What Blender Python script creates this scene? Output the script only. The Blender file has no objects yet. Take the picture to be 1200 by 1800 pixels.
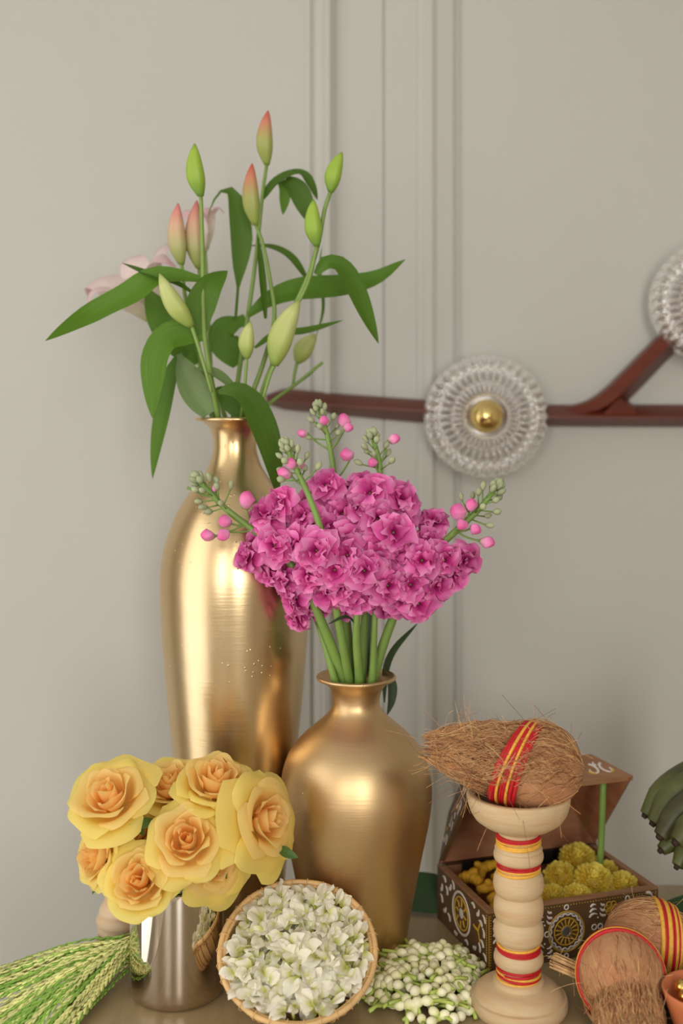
import bpy, math, random
import numpy as np
from mathutils import Vector, Matrix

random.seed(11)
rng = np.random.default_rng(11)
PI = math.pi
SC = bpy.context.scene
COL = SC.collection

# ------------------------------------------------------------------ camera, world, light, exposure
TABLE = 0.75                      # height of the table top
EYE = TABLE + 0.704               # height of the lens
cam_d = bpy.data.cameras.new('camera')
cam_d.lens = 40.0
cam_d.sensor_width = 36.0
cam_d.sensor_fit = 'AUTO'
cam_d.shift_y = -165.0 / 1800.0
cam_d.dof.use_dof = True
cam_d.dof.focus_distance = 1.40
cam_d.dof.aperture_fstop = 2.2
cam = bpy.data.objects.new('camera', cam_d)
COL.objects.link(cam)
cam.location = (0, 0, EYE)
cam.rotation_euler = (PI / 2, 0, 0)
SC.camera = cam

world = bpy.data.worlds.new('daylight')
SC.world = world
world.use_nodes = True
world.node_tree.nodes['Background'].inputs[0].default_value = (1.0, 0.97, 0.92, 1)
world.node_tree.nodes['Background'].inputs[1].default_value = 0.7


def area(name, loc, target, sx, sy, power, col):
    l = bpy.data.lights.new(name, 'AREA')
    l.shape = 'RECTANGLE'
    l.size, l.size_y = sx, sy
    l.energy = power
    l.color = col
    o = bpy.data.objects.new(name, l)
    COL.objects.link(o)
    o.location = loc
    o.rotation_euler = (Vector(target) - Vector(loc)).to_track_quat('-Z', 'Y').to_euler()
    return o


# daylight through the three windows of the room (the openings are built further down)
area('window_light_left', (-1.63, 0.45, 1.36), (0.0, 0.45, 1.36), 1.7, 2.5, 15.5, (1.0, 0.965, 0.91))
area('window_light_rear', (0.62, -2.33, 1.75), (0.62, 0.0, 1.75), 0.62, 1.9, 42, (1.0, 0.965, 0.915))
area('window_light_rear_wide', (-1.17, -2.33, 1.75), (-1.17, 0.0, 1.75), 0.84, 1.9, 24, (1.0, 0.965, 0.915))

vs = SC.view_settings
vs.view_transform = 'Standard'
vs.look = 'None'
vs.gamma = 1.0
vs.use_curve_mapping = False
vs.exposure = 0.15


# ------------------------------------------------------------------ helpers
def lin(c):
    out = []
    for v in c[:3]:
        v = v / 255.0
        out.append(v / 12.92 if v <= 0.04045 else ((v + 0.055) / 1.055) ** 2.4)
    return (*out, 1.0)


def P(px, py, d):
    return np.array([(px - 600.0) / 2000.0 * d, d, EYE - (py - 735.0) / 2000.0 * d])


def nrm(v):
    v = np.asarray(v, float)
    n = np.linalg.norm(v)
    return v / n if n > 1e-9 else v


def frame_of(a, hint=(0, 0, 1)):
    a = nrm(a)
    h = np.asarray(hint, float)
    if abs(np.dot(a, nrm(h))) > 0.97:
        h = np.array([1.0, 0.1, 0.0])
    e1 = nrm(np.cross(h, a))
    e2 = np.cross(a, e1)
    return a, e1, e2


def spline(pts, n):
    pts = np.asarray(pts, float)
    if len(pts) == 2:
        t = np.linspace(0, 1, n)[:, None]
        return pts[0] * (1 - t) + pts[1] * t
    ext = np.vstack([2 * pts[0] - pts[1], pts, 2 * pts[-1] - pts[-2]])
    seg = np.linalg.norm(np.diff(pts, axis=0), axis=1)
    cum = np.concatenate([[0], np.cumsum(seg)])
    out = []
    for s in np.linspace(0, cum[-1], n):
        i = min(max(np.searchsorted(cum, s, side='right') - 1, 0), len(pts) - 2)
        t = (s - cum[i]) / max(cum[i + 1] - cum[i], 1e-9)
        p0, p1, p2, p3 = ext[i], ext[i + 1], ext[i + 2], ext[i + 3]
        out.append(0.5 * ((2 * p1) + (-p0 + p2) * t + (2 * p0 - 5 * p1 + 4 * p2 - p3) * t ** 2
                          + (-p0 + 3 * p1 - 3 * p2 + p3) * t ** 3))
    return np.array(out)


class M:
    """collects vertices, faces and (u, v) per vertex"""

    def __init__(self):
        self.v, self.f, self.uv = [], [], []

    def grid(self, G, closed_u=False, uv=None):
        nv, nu = len(G), len(G[0])
        b = len(self.v)
        for j in range(nv):
            for i in range(nu):
                self.v.append(tuple(G[j][i]))
                self.uv.append((i / max(nu - 1, 1), j / max(nv - 1, 1)) if uv is None else uv[j][i])
        for j in range(nv - 1):
            for i in range(nu if closed_u else nu - 1):
                k = (i + 1) % nu
                self.f.append((b + j * nu + i, b + j * nu + k, b + (j + 1) * nu + k, b + (j + 1) * nu + i))
        return b

    def tube(self, path, radii, n=8, caps=True):
        path = np.asarray(path, float)
        m = len(path)
        if np.isscalar(radii):
            radii = [radii] * m
        tan = np.gradient(path, axis=0)
        a, e1, e2 = frame_of(tan[0])
        G = []
        for j in range(m):
            t = nrm(tan[j])
            e1 = nrm(e1 - t * np.dot(e1, t))
            e2 = np.cross(t, e1)
            G.append([path[j] + radii[j] * (math.cos(2 * PI * i / n) * e1 + math.sin(2 * PI * i / n) * e2)
                      for i in range(n)])
        b = self.grid(G, True)
        if caps:
            self.f.append(tuple(b + i for i in reversed(range(n))))
            self.f.append(tuple(b + (m - 1) * n + i for i in range(n)))

    def loop(self, path, r, n=6):
        path = np.asarray(path, float)
        m = len(path)
        tan = np.roll(path, -1, 0) - np.roll(path, 1, 0)
        c = path.mean(0)
        b = len(self.v)
        for j in range(m):
            t = nrm(tan[j])
            e1 = nrm((path[j] - c) - t * np.dot(path[j] - c, t))
            e2 = np.cross(t, e1)
            for i in range(n):
                p = path[j] + r * (math.cos(2 * PI * i / n) * e1 + math.sin(2 * PI * i / n) * e2)
                self.v.append(tuple(p))
                self.uv.append((i / n, j / m))
        for j in range(m):
            k = (j + 1) % m
            for i in range(n):
                i2 = (i + 1) % n
                self.f.append((b + j * n + i, b + j * n + i2, b + k * n + i2, b + k * n + i))

    def lathe(self, prof, n=48, c=(0, 0, 0), cap0=True, cap1=True):
        c = np.asarray(c, float)
        G = [[c + (r * math.cos(2 * PI * i / n), r * math.sin(2 * PI * i / n), z) for i in range(n)] for r, z in prof]
        b = self.grid(G, True)
        if cap0:
            self.f.append(tuple(b + i for i in reversed(range(n))))
        if cap1:
            self.f.append(tuple(b + (len(prof) - 1) * n + i for i in range(n)))

    def box(self, lo, hi):
        b = len(self.v)
        for z in (lo[2], hi[2]):
            for y in (lo[1], hi[1]):
                for x in (lo[0], hi[0]):
                    self.v.append((x, y, z))
                    self.uv.append((x, z))
        for q in ((0, 2, 3, 1), (4, 5, 7, 6), (0, 1, 5, 4), (2, 6, 7, 3), (0, 4, 6, 2), (1, 3, 7, 5)):
            self.f.append(tuple(b + i for i in q))

    def prism(self, quad_a, quad_b):
        """closed solid between two polygons with the same number of corners"""
        n = len(quad_a)
        b = len(self.v)
        for q in list(quad_a) + list(quad_b):
            self.v.append(tuple(q))
            self.uv.append((0, 0))
        self.f.append(tuple(b + i for i in reversed(range(n))))
        self.f.append(tuple(b + n + i for i in range(n)))
        for i in range(n):
            k = (i + 1) % n
            self.f.append((b + i, b + k, b + n + k, b + n + i))

    def blob(self, c, axis, length, r, n=8, m=7, shape=None):
        """egg / bud from c along axis; shape(t) gives the relative radius"""
        a, e1, e2 = frame_of(axis)
        c = np.asarray(c, float)
        G = []
        for j in range(m):
            t = j / (m - 1)
            rr = r * (shape(t) if shape else math.sqrt(max(0.0, 1 - (2 * t - 1) ** 2)))
            rr = max(rr, r * 0.02)
            G.append([c + a * t * length + rr * (math.cos(2 * PI * i / n) * e1 + math.sin(2 * PI * i / n) * e2)
                      for i in range(n)])
        b = self.grid(G, True)
        self.f.append(tuple(b + i for i in reversed(range(n))))
        self.f.append(tuple(b + (m - 1) * n + i for i in range(n)))

    def mesh(self, name, mat, smooth=True, origin=(0, 0, 0), sharp=None):
        me = bpy.data.meshes.new(name)
        o = np.asarray(origin, float)
        vv = (np.asarray(self.v, float) - o).tolist()
        me.from_pydata(vv, [], self.f)
        ul = me.uv_layers.new(name='UVMap')
        li = np.empty(len(me.loops), dtype=np.int32)
        me.loops.foreach_get('vertex_index', li)
        ul.data.foreach_set('uv', np.asarray(self.uv, dtype=np.float32)[li].ravel())
        if smooth:
            me.polygons.foreach_set('use_smooth', [True] * len(me.polygons))
        if sharp:
            me.update()
            me.set_sharp_from_angle(angle=math.radians(sharp))
        if mat is not None:
            me.materials.append(mat)
        me.update()
        return me


ORIG = {}


def add(name, me, parent=None, mtx=None):
    o = bpy.data.objects.new(name, me)
    COL.objects.link(o)
    if parent is not None:
        o.parent = parent
    if mtx is not None:
        o.matrix_basis = mtx
    return o


def thing(name, label, cat, loc=(0, 0, 0), group=None):
    o = bpy.data.objects.new(name, None)
    o.empty_display_size = 0.02
    COL.objects.link(o)
    o.location = tuple(float(x) for x in loc)
    o['label'] = label
    o['category'] = cat
    if group:
        o['group'] = group
    ORIG[o.name] = np.asarray(loc, float)
    return o


def tag(o, label, cat, group=None):
    o['label'] = label
    o['category'] = cat
    if group:
        o['group'] = group
    return o


def struct(o, label=None):
    o['kind'] = 'structure'
    if label:
        o['label'] = label
    return o


def part(name, m, mat, parent, smooth=True, sharp=None, label=None, stuff=False):
    """m holds world coordinates; parent is an unrotated thing or one of its parts"""
    og = ORIG.get(parent.name, np.zeros(3))
    o = add(name, m.mesh(name, mat, smooth, og, sharp), parent)
    ORIG[o.name] = og
    if label:
        o['label'] = label
    if stuff:
        o['kind'] = 'stuff'
    return o


def single(name, m, mat, label, cat, group=None, smooth=True, sharp=None, base=None):
    """a thing made of one mesh, origin at its base"""
    v = np.asarray(m.v)
    og = np.array([v[:, 0].mean(), v[:, 1].mean(), v[:, 2].min()]) if base is None else np.asarray(base, float)
    o = add(name, m.mesh(name, mat, smooth, og, sharp))
    o.location = tuple(og)
    tag(o, label, cat, group)
    ORIG[o.name] = og
    return o


def rot_to(axis, spin=0.0, hint=(0, 0, 1)):
    """matrix whose local z goes along axis"""
    a, e1, e2 = frame_of(axis, hint)
    m = Matrix(((e1[0], e2[0], a[0]), (e1[1], e2[1], a[1]), (e1[2], e2[2], a[2]))).to_4x4()
    return m @ Matrix.Rotation(spin, 4, 'Z')


def TM(loc, axis=None, spin=0.0, s=1.0):
    m = Matrix.Translation(Vector([float(x) for x in loc]))
    if axis is not None:
        m = m @ rot_to(axis, spin)
    if s != 1.0:
        m = m @ Matrix.Scale(s, 4)
    return m


# ------------------------------------------------------------------ materials
def mat(name, col, rough=0.6, metal=0.0, var=0.12, nscale=40.0, bump=0.0, bscale=120.0, transl=0.0, ramp=None,
        col2=None, stretch=(1, 1, 1), rnd=0.0, spec=0.5, uvnoise=False, coat=0.0, sheen=0.0, detail=3.0, aniso=0.0,
        contrast=(0.35, 0.65)):
    m = bpy.data.materials.new(name)
    m.use_nodes = True
    nt = m.node_tree
    N, L = nt.nodes, nt.links
    bs = N['Principled BSDF']
    bs.inputs['Roughness'].default_value = rough
    bs.inputs['Metallic'].default_value = metal
    bs.inputs['Specular IOR Level'].default_value = spec
    bs.inputs['Coat Weight'].default_value = coat
    bs.inputs['Sheen Weight'].default_value = sheen
    tc = N.new('ShaderNodeTexCoord')
    mp = N.new('ShaderNodeMapping')
    mp.inputs['Scale'].default_value = stretch
    L.new(tc.outputs['UV' if uvnoise else 'Object'], mp.inputs['Vector'])
    no = N.new('ShaderNodeTexNoise')
    no.inputs['Scale'].default_value = nscale
    no.inputs['Detail'].default_value = detail
    L.new(mp.outputs[0], no.inputs['Vector'])
    if ramp:
        sep = N.new('ShaderNodeSeparateXYZ')
        L.new(tc.outputs['UV'], sep.inputs[0])
        rp = N.new('ShaderNodeValToRGB')
        els = rp.color_ramp.elements
        while len(els) < len(ramp):
            els.new(0.5)
        for e, (p, c) in zip(els, ramp):
            e.position = p
            e.color = lin(c)
        L.new(sep.outputs['Y'], rp.inputs[0])
        base = rp.outputs[0]
    else:
        rgb = N.new('ShaderNodeRGB')
        rgb.outputs[0].default_value = lin(col)
        base = rgb.outputs[0]
    if col2 is not None:
        mr = N.new('ShaderNodeMapRange')
        mr.inputs[1].default_value, mr.inputs[2].default_value = contrast
        L.new(no.outputs['Fac'], mr.inputs[0])
        mx = N.new('ShaderNodeMix')
        mx.data_type = 'RGBA'
        L.new(mr.outputs[0], mx.inputs[0])
        L.new(base, mx.inputs[6])
        mx.inputs[7].default_value = lin(col2)
        base = mx.outputs[2]
    mr = N.new('ShaderNodeMapRange')
    mr.inputs[1].default_value, mr.inputs[2].default_value = 0.25, 0.75
    mr.inputs[3].default_value, mr.inputs[4].default_value = 1 - var, 1 + var
    L.new(no.outputs['Fac'], mr.inputs[0])
    val = mr.outputs[0]
    if rnd:
        oi = N.new('ShaderNodeObjectInfo')
        r2 = N.new('ShaderNodeMapRange')
        r2.inputs[3].default_value, r2.inputs[4].default_value = 1 - rnd, 1 + rnd
        L.new(oi.outputs['Random'], r2.inputs[0])
        mu = N.new('ShaderNodeMath')
        mu.operation = 'MULTIPLY'
        L.new(val, mu.inputs[0])
        L.new(r2.outputs[0], mu.inputs[1])
        val = mu.outputs[0]
    hs = N.new('ShaderNodeHueSaturation')
    L.new(val, hs.inputs['Value'])
    L.new(base, hs.inputs['Color'])
    L.new(hs.outputs[0], bs.inputs['Base Color'])
    if bump:
        b2 = N.new('ShaderNodeTexNoise')
        b2.inputs['Scale'].default_value = bscale
        b2.inputs['Detail'].default_value = 4
        L.new(mp.outputs[0], b2.inputs['Vector'])
        bp = N.new('ShaderNodeBump')
        bp.inputs['Strength'].default_value = bump
        bp.inputs['Distance'].default_value = 0.002
        L.new(b2.outputs['Fac'], bp.inputs['Height'])
        L.new(bp.outputs[0], bs.inputs['Normal'])
    if transl:
        tr = N.new('ShaderNodeBsdfTranslucent')
        L.new(hs.outputs[0], tr.inputs['Color'])
        ms = N.new('ShaderNodeMixShader')
        ms.inputs[0].default_value = transl
        L.new(bs.outputs[0], ms.inputs[1])
        L.new(tr.outputs[0], ms.inputs[2])
        L.new(ms.outputs[0], N['Material Output'].inputs[0])
    m.diffuse_color = lin(col)
    return m


MT = {}
MT['wall'] = mat('wall_paint', (190, 189, 182.5), 0.75, var=0.02, nscale=3, bump=0.03, bscale=300)
MT['wall_room'] = mat('wall_paint_room', (188, 180, 166), 0.8, var=0.02, nscale=3)
MT['ceiling'] = mat('ceiling_paint', (224, 228, 230), 0.8, var=0.02)
MT['floor'] = mat('floor_marble', (176, 162, 142), 0.10, var=0.08, nscale=3)
MT['frame'] = mat('window_paint', (225, 222, 214), 0.5, var=0.02)
MT['table'] = mat('table_top_wash', (166, 146, 110), 0.34, var=0.10, nscale=7, stretch=(9, 1, 1), col2=(146, 126, 92),
                  bump=0.08, bscale=30)
MT['table_leg'] = mat('table_leg_wood', (120, 104, 80), 0.5)
MT['mahogany'] = mat('mahogany', (100, 44, 28), 0.4, var=0.15, nscale=14, stretch=(1, 8, 8), spec=0.3)
MT['brass'] = mat('polished_brass', (232, 204, 132), 0.10, metal=1.0, var=0.02)
MT['leaf'] = mat('lily_leaf', (84, 124, 22), 0.5, var=0.26, nscale=5, stretch=(16, 0.5, 1), uvnoise=True, transl=0.28, rnd=0.18, bump=0.35, bscale=5)
MT['leaf_pale'] = mat('lily_leaf_pale', (120, 146, 88), 0.5, var=0.16, nscale=6, stretch=(14, 0.6, 1), uvnoise=True, transl=0.25)
MT['lily_stem'] = mat('lily_stem', (122, 150, 70), 0.5, var=0.12, nscale=30)
MT['bud_green'] = mat('lily_bud_green', (142, 172, 56), 0.45, var=0.08, nscale=5, stretch=(20, 0.4, 1), uvnoise=True,
                      ramp=[(0, (104, 140, 50)), (0.35, (140, 172, 52)), (0.85, (150, 178, 62)), (1, (120, 150, 48))])
MT['bud_pale'] = mat('lily_bud_pale', (176, 184, 112), 0.45, var=0.1, nscale=5, stretch=(20, 0.4, 1), uvnoise=True,
                     ramp=[(0, (128, 152, 66)), (0.35, (166, 178, 96)), (0.8, (188, 194, 126)), (1, (150, 168, 80))])
MT['bud_red'] = mat('lily_bud_red', (170, 160, 90), 0.45, var=0.08, nscale=5, stretch=(20, 0.4, 1), uvnoise=True,
                    ramp=[(0, (132, 150, 62)), (0.45, (158, 160, 88)), (0.75, (196, 130, 100)), (1, (190, 70, 60))])
MT['bud_pink'] = mat('lily_bud_pink', (190, 160, 120), 0.45, var=0.08, nscale=5, stretch=(20, 0.4, 1), uvnoise=True,
                     ramp=[(0, (134, 152, 70)), (0.3, (172, 170, 112)), (0.65, (206, 162, 134)), (1, (206, 108, 112))])
MT['lily_petal'] = mat('lily_petal', (232, 212, 208), 0.55, var=0.05, transl=0.3,
                       ramp=[(0, (206, 206, 168)), (0.4, (236, 224, 216)), (0.8, (234, 206, 208)), (1, (230, 180, 190))])
MT['anther'] = mat('lily_anther', (150, 80, 50), 0.7)


def gold(name, col, col2, rough, dents, speck):
    m = mat(name, col, rough, metal=1.0, var=0.10, nscale=5, col2=col2, stretch=(1, 1, 0.7), detail=5)
    nt = m.node_tree
    N, L = nt.nodes, nt.links
    bs = N['Principled BSDF']
    tc = N.new('ShaderNodeTexCoord')
    n1 = N.new('ShaderNodeTexNoise')
    n1.inputs['Scale'].default_value = 16
    n1.inputs['Detail'].default_value = 2
    L.new(tc.outputs['Object'], n1.inputs['Vector'])
    mp = N.new('ShaderNodeMapping')
    mp.inputs['Scale'].default_value = (1, 1, 14)
    L.new(tc.outputs['Object'], mp.inputs['Vector'])
    n2 = N.new('ShaderNodeTexNoise')          # fine horizontal lathe marks
    n2.inputs['Scale'].default_value = 26
    n2.inputs['Detail'].default_value = 4
    L.new(mp.outputs[0], n2.inputs['Vector'])
    vo = N.new('ShaderNodeTexVoronoi')        # small pits
    vo.inputs['Scale'].default_value = 110
    L.new(tc.outputs['Object'], vo.inputs['Vector'])
    msk = N.new('ShaderNodeTexNoise')
    msk.inputs['Scale'].default_value = 9
    L.new(tc.outputs['Object'], msk.inputs['Vector'])
    r1 = N.new('ShaderNodeMapRange')
    r1.inputs[1].default_value, r1.inputs[2].default_value = 0.05, 0.16
    r1.inputs[3].default_value, r1.inputs[4].default_value = 1.0, 0.0
    L.new(vo.outputs['Distance'], r1.inputs[0])
    r2 = N.new('ShaderNodeMapRange')
    r2.inputs[1].default_value, r2.inputs[2].default_value = 0.56, 0.62
    L.new(msk.outputs['Fac'], r2.inputs[0])
    pit = N.new('ShaderNodeMath')
    pit.operation = 'MULTIPLY'
    L.new(r1.outputs[0], pit.inputs[0])
    L.new(r2.outputs[0], pit.inputs[1])
    b1 = N.new('ShaderNodeBump')
    b1.inputs['Strength'].default_value = dents
    b1.inputs['Distance'].default_value = 0.01
    L.new(n1.outputs['Fac'], b1.inputs['Height'])
    b2 = N.new('ShaderNodeBump')
    b2.inputs['Strength'].default_value = 0.12
    b2.inputs['Distance'].default_value = 0.001
    L.new(n2.outputs['Fac'], b2.inputs['Height'])
    L.new(b1.outputs[0], b2.inputs['Normal'])
    b3 = N.new('ShaderNodeBump')
    b3.inputs['Strength'].default_value = speck
    b3.inputs['Distance'].default_value = 0.002
    L.new(pit.outputs[0], b3.inputs['Height'])
    L.new(b2.outputs[0], b3.inputs['Normal'])
    L.new(b3.outputs[0], bs.inputs['Normal'])
    return m


MT['gold_tall'] = gold('aged_gold_tall', (230, 207, 166), (214, 182, 134), 0.29, 0.05, 0.5)
MT['gold_small'] = gold('aged_gold_small', (222, 192, 146), (206, 170, 122), 0.42, 0.04, 0.6)
MT['mirror'] = mat('mirrored_glass', (226, 220, 210), 0.03, metal=1.0, var=0.04, nscale=5, col2=(204, 190, 172))
MT['rose_in'] = mat('rose_petal_inner', (250, 210, 140), 0.6, var=0.04, nscale=30, transl=0.52,
                    ramp=[(0, (254, 204, 112)), (0.6, (255, 214, 134)), (1, (255, 224, 150))])
MT['rose_mid'] = mat('rose_petal_middle', (250, 222, 130), 0.6, var=0.04, nscale=30, transl=0.52,
                     ramp=[(0, (253, 214, 128)), (0.6, (254, 224, 142)), (1, (254, 232, 152))])
MT['rose_out'] = mat('rose_petal_outer', (250, 228, 120), 0.6, var=0.04, nscale=30, transl=0.42, rnd=0.04,
                     ramp=[(0, (246, 208, 90)), (0.4, (250, 222, 110)), (1, (250, 232, 132))])
MT['rose_green'] = mat('rose_green', (74, 104, 44), 0.5, var=0.2, transl=0.1)
MT['stock_petal'] = mat('stock_petal', (236, 128, 190), 0.6, var=0.08, nscale=60, transl=0.30, rnd=0.16,
                        ramp=[(0, (172, 12, 108)), (0.3, (210, 56, 150)), (0.7, (232, 104, 180)), (1, (246, 156, 208))])  # petal pinks; darker roots put the shade of the recesses into the colour
MT['stock_petal_deep'] = mat('stock_petal_deep', (226, 96, 172), 0.6, var=0.08, nscale=60, transl=0.28, rnd=0.16,
                             ramp=[(0, (150, 8, 92)), (0.4, (200, 40, 136)), (1, (236, 118, 186))])  # innermost petals, with the same recess shade painted in at the root
MT['stock_green'] = mat('stock_stem', (118, 148, 70), 0.5, var=0.15, nscale=50, stretch=(1, 1, 0.3))
MT['stock_dark'] = mat('stock_leaf_dark', (52, 74, 44), 0.5, var=0.2, transl=0.1)
MT['stock_bud'] = mat('stock_bud_green', (164, 172, 134), 0.7, var=0.12, nscale=90, rnd=0.12)
MT['stock_bud_pink'] = mat('stock_bud_pink', (224, 110, 166), 0.55, var=0.1, nscale=70,
                           ramp=[(0, (160, 170, 112)), (0.22, (226, 168, 186)), (0.55, (238, 146, 196)), (1, (226, 96, 162))])
MT['cane'] = mat('cane', (222, 182, 124), 0.5, var=0.16, nscale=30, stretch=(1, 1, 4), bump=0.2, bscale=90)
MT['white_petal'] = mat('white_petal', (236, 238, 224), 0.55, var=0.04, nscale=60, transl=0.3, rnd=0.05,
                        ramp=[(0, (196, 202, 84)), (0.25, (228, 228, 158)), (0.5, (246, 242, 220)), (1, (250, 246, 230))])
MT['jasmine'] = mat('jasmine_bulb', (226, 230, 200), 0.45, var=0.05, nscale=80, rnd=0.08,
                    ramp=[(0, (190, 200, 110)), (0.3, (236, 234, 184)), (1, (246, 243, 214))])
MT['jasmine_stalk'] = mat('jasmine_stalk', (172, 190, 92), 0.5, var=0.12, rnd=0.12)
MT['candle_wood'] = mat('mango_wood', (212, 186, 146), 0.62, var=0.18, nscale=22, stretch=(1, 1, 6), col2=(182, 146, 106),
                        bump=0.35, bscale=50, contrast=(0.42, 0.78), detail=8)
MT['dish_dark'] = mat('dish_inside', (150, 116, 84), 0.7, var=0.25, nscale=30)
MT['thread_red'] = mat('red_thread', (190, 22, 30), 0.6, var=0.15, nscale=200)
MT['thread_yellow'] = mat('yellow_thread', (232, 176, 66), 0.6, var=0.15, nscale=200)
MT['shell'] = mat('coconut_shell', (196, 146, 104), 0.75, var=0.2, nscale=30, col2=(166, 112, 76), bump=0.6, bscale=160,
                  stretch=(1, 1, 1))
MT['fibre'] = mat('coconut_fibre', (206, 154, 104), 0.8, var=0.3, nscale=160)
MT['fibre_light'] = mat('coconut_fibre_light', (228, 186, 132), 0.8, var=0.25, nscale=160)
MT['fibre_dark'] = mat('coconut_fibre_dark', (150, 98, 62), 0.85, var=0.3, nscale=160)
MT['chest_dark'] = mat('chest_paint_brown', (96, 70, 42), 0.5, var=0.2, nscale=20)
MT['chest_wood'] = mat('chest_bare_wood', (168, 124, 86), 0.6, var=0.2, nscale=12, stretch=(1, 6, 6), col2=(140, 96, 64))
MT['chest_inside'] = mat('chest_inside_wood', (160, 108, 70), 0.6, var=0.25, nscale=10, stretch=(1, 5, 5), col2=(124, 74, 46))
MT['paint_white'] = mat('relief_paint_white', (222, 214, 206), 0.5, var=0.06)
MT['paint_yellow'] = mat('relief_paint_yellow', (206, 164, 50), 0.5, var=0.1)
MT['paint_grey'] = mat('relief_mirror_grey', (150, 146, 140), 0.2, metal=0.6, var=0.1)
MT['hinge'] = mat('hinge_black', (24, 22, 22), 0.4)
MT['steel'] = mat('hinge_steel', (190, 188, 184), 0.25, metal=1.0)
MT['marigold'] = mat('yellow_mum', (246, 226, 90), 0.6, var=0.08, nscale=60, transl=0.5,
                     ramp=[(0, (246, 212, 70)), (0.5, (252, 236, 108)), (1, (254, 242, 136))])
MT['turmeric'] = mat('turmeric_skin', (226, 172, 44), 0.6, var=0.2, nscale=60, bump=0.3, bscale=200)
MT['banana'] = mat('green_banana', (112, 122, 58), 0.45, var=0.25, nscale=14, col2=(66, 66, 40), rnd=0.1)
MT['banana_tip'] = mat('banana_tip', (60, 42, 30), 0.8)
MT['dark_leaf'] = mat('dark_green_leaf', (40, 78, 34), 0.4, var=0.2, nscale=8, stretch=(10, 1, 1), uvnoise=True, transl=0.1)
MT['grain'] = mat('grain_strand', (208, 208, 134), 0.55, var=0.22, nscale=60, rnd=0.16)
MT['grain_green'] = mat('grain_strand_green', (132, 172, 66), 0.55, var=0.22, nscale=60, rnd=0.16)
MT['conch'] = mat('cream_shell', (222, 200, 168), 0.5, var=0.12, nscale=14, stretch=(1, 1, 5), col2=(200, 168, 132), bump=0.3, bscale=40)
MT['tray'] = mat('tray_dark', (40, 28, 20), 0.5, var=0.2)
MT['tray_rim'] = mat('tray_rim', (176, 126, 88), 0.5, var=0.15)
MT['terracotta'] = mat('terracotta', (206, 120, 76), 0.6, var=0.1, nscale=40)
MT['gold_foil'] = mat('gold_ball', (236, 200, 110), 0.18, metal=1.0, var=0.1)
MT['orange'] = mat('orange_petal', (206, 110, 50), 0.6, transl=0.2)


def glass_mat():
    m = bpy.data.materials.new('pressed_glass')
    m.use_nodes = True
    bs = m.node_tree.nodes['Principled BSDF']
    bs.inputs['Base Color'].default_value = (0.93, 0.90, 0.88, 1)
    bs.inputs['Roughness'].default_value = 0.06
    bs.inputs['Transmission Weight'].default_value = 0.93
    bs.inputs['IOR'].default_value = 1.45
    return m


MT['glass'] = glass_mat()

# ------------------------------------------------------------------ the room
WALL_Y = 2.0
XL, XR, YF, ZC = -1.7, 2.6, -2.4, 2.75


def bxm(lo, hi):
    m = M()
    m.box(lo, hi)
    return m


def room_obj(name, m, mt, label=None, smooth=False):
    v = np.asarray(m.v)
    og = np.array([v[:, 0].mean(), v[:, 1].mean(), v[:, 2].min()])
    o = add(name, m.mesh(name, mt, smooth, og))
    o.location = tuple(og)
    ORIG[o.name] = og
    return struct(o, label)


room_obj('floor', bxm((XL, YF, -0.05), (XR, WALL_Y, 0)), MT['floor'])
room_obj('ceiling', bxm((XL, YF, ZC), (XR, WALL_Y, ZC + 0.05)), MT['ceiling'])
# back wall: two panels that meet in a narrow joint
JX = (674 - 600) / 1000.0
room_obj('wall_back', bxm((XL, WALL_Y + 0.004, 0), (XR, WALL_Y + 0.06, ZC)), MT['wall'], 'pale grey painted wall behind the table')
wb = bpy.data.objects['wall_back']
part('panel', bxm((XL, WALL_Y, 0), (JX - 0.002, WALL_Y + 0.005, ZC)), MT['wall'], wb, smooth=False)
part('panel', bxm((JX + 0.002, WALL_Y - 0.001, 0), (XR, WALL_Y + 0.005, ZC)), MT['wall'], wb, smooth=False)


def moulding(name, px0, px1, prof):
    x0, x1 = (px0 - 600) / 1000.0, (px1 - 600) / 1000.0
    m = M()
    G = []
    for z in (0.05, ZC):
        G.append([(x0 + (x1 - x0) * u, WALL_Y - 0.0005 - h, z) for u, h in prof])
    m.grid(G)
    n = len(prof)
    o = room_obj(name, m, MT['wall'], smooth=False)
    return o


moulding('trim_1', 537, 588, [(0, 0), (0.0, 0.005), (0.16, 0.006), (0.2, 0.001), (0.26, 0.001), (0.34, 0.007), (0.5, 0.011),
                              (0.58, 0.011), (0.66, 0.017), (0.84, 0.017), (0.92, 0.011), (1.0, 0.008), (1.0, 0.0)])
moulding('trim_2', 733, 806, [(0, 0), (0.0, 0.007), (0.08, 0.009), (0.18, 0.016), (0.34, 0.016), (0.46, 0.010), (0.66, 0.008),
                              (0.86, 0.006), (0.89, 0.001), (0.93, 0.001), (0.95, 0.006), (1.0, 0.005), (1.0, 0.0)])
room_obj('baseboard_back', bxm((XL, WALL_Y - 0.018, 0), (XR, WALL_Y + 0.001, 0.12)), MT['frame'])


def wall_with_windows(name, axis, at_, lo, hi, wins):
    """a wall slab along one axis with window openings (a0, a1, z0, z1)"""
    m = M()
    thick = 0.12 if at_ > 0 else -0.12
    cuts = sorted(wins)
    a = lo

    def slab(a0, a1, z0, z1):
        if a1 - a0 < 1e-4 or z1 - z0 < 1e-4:
            return
        t0, t1 = min(at_, at_ + thick), max(at_, at_ + thick)
        if axis == 'x':
            m.box((a0, t0, z0), (a1, t1, z1))
        else:
            m.box((t0, a0, z0), (t1, a1, z1))
    for a0, a1, z0, z1 in cuts:
        slab(a, a0, 0, ZC)
        slab(a0, a1, 0, z0)
        slab(a0, a1, z1, ZC)
        a = a1
    slab(a, hi, 0, ZC)
    return room_obj(name, m, MT['wall_room'])


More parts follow.
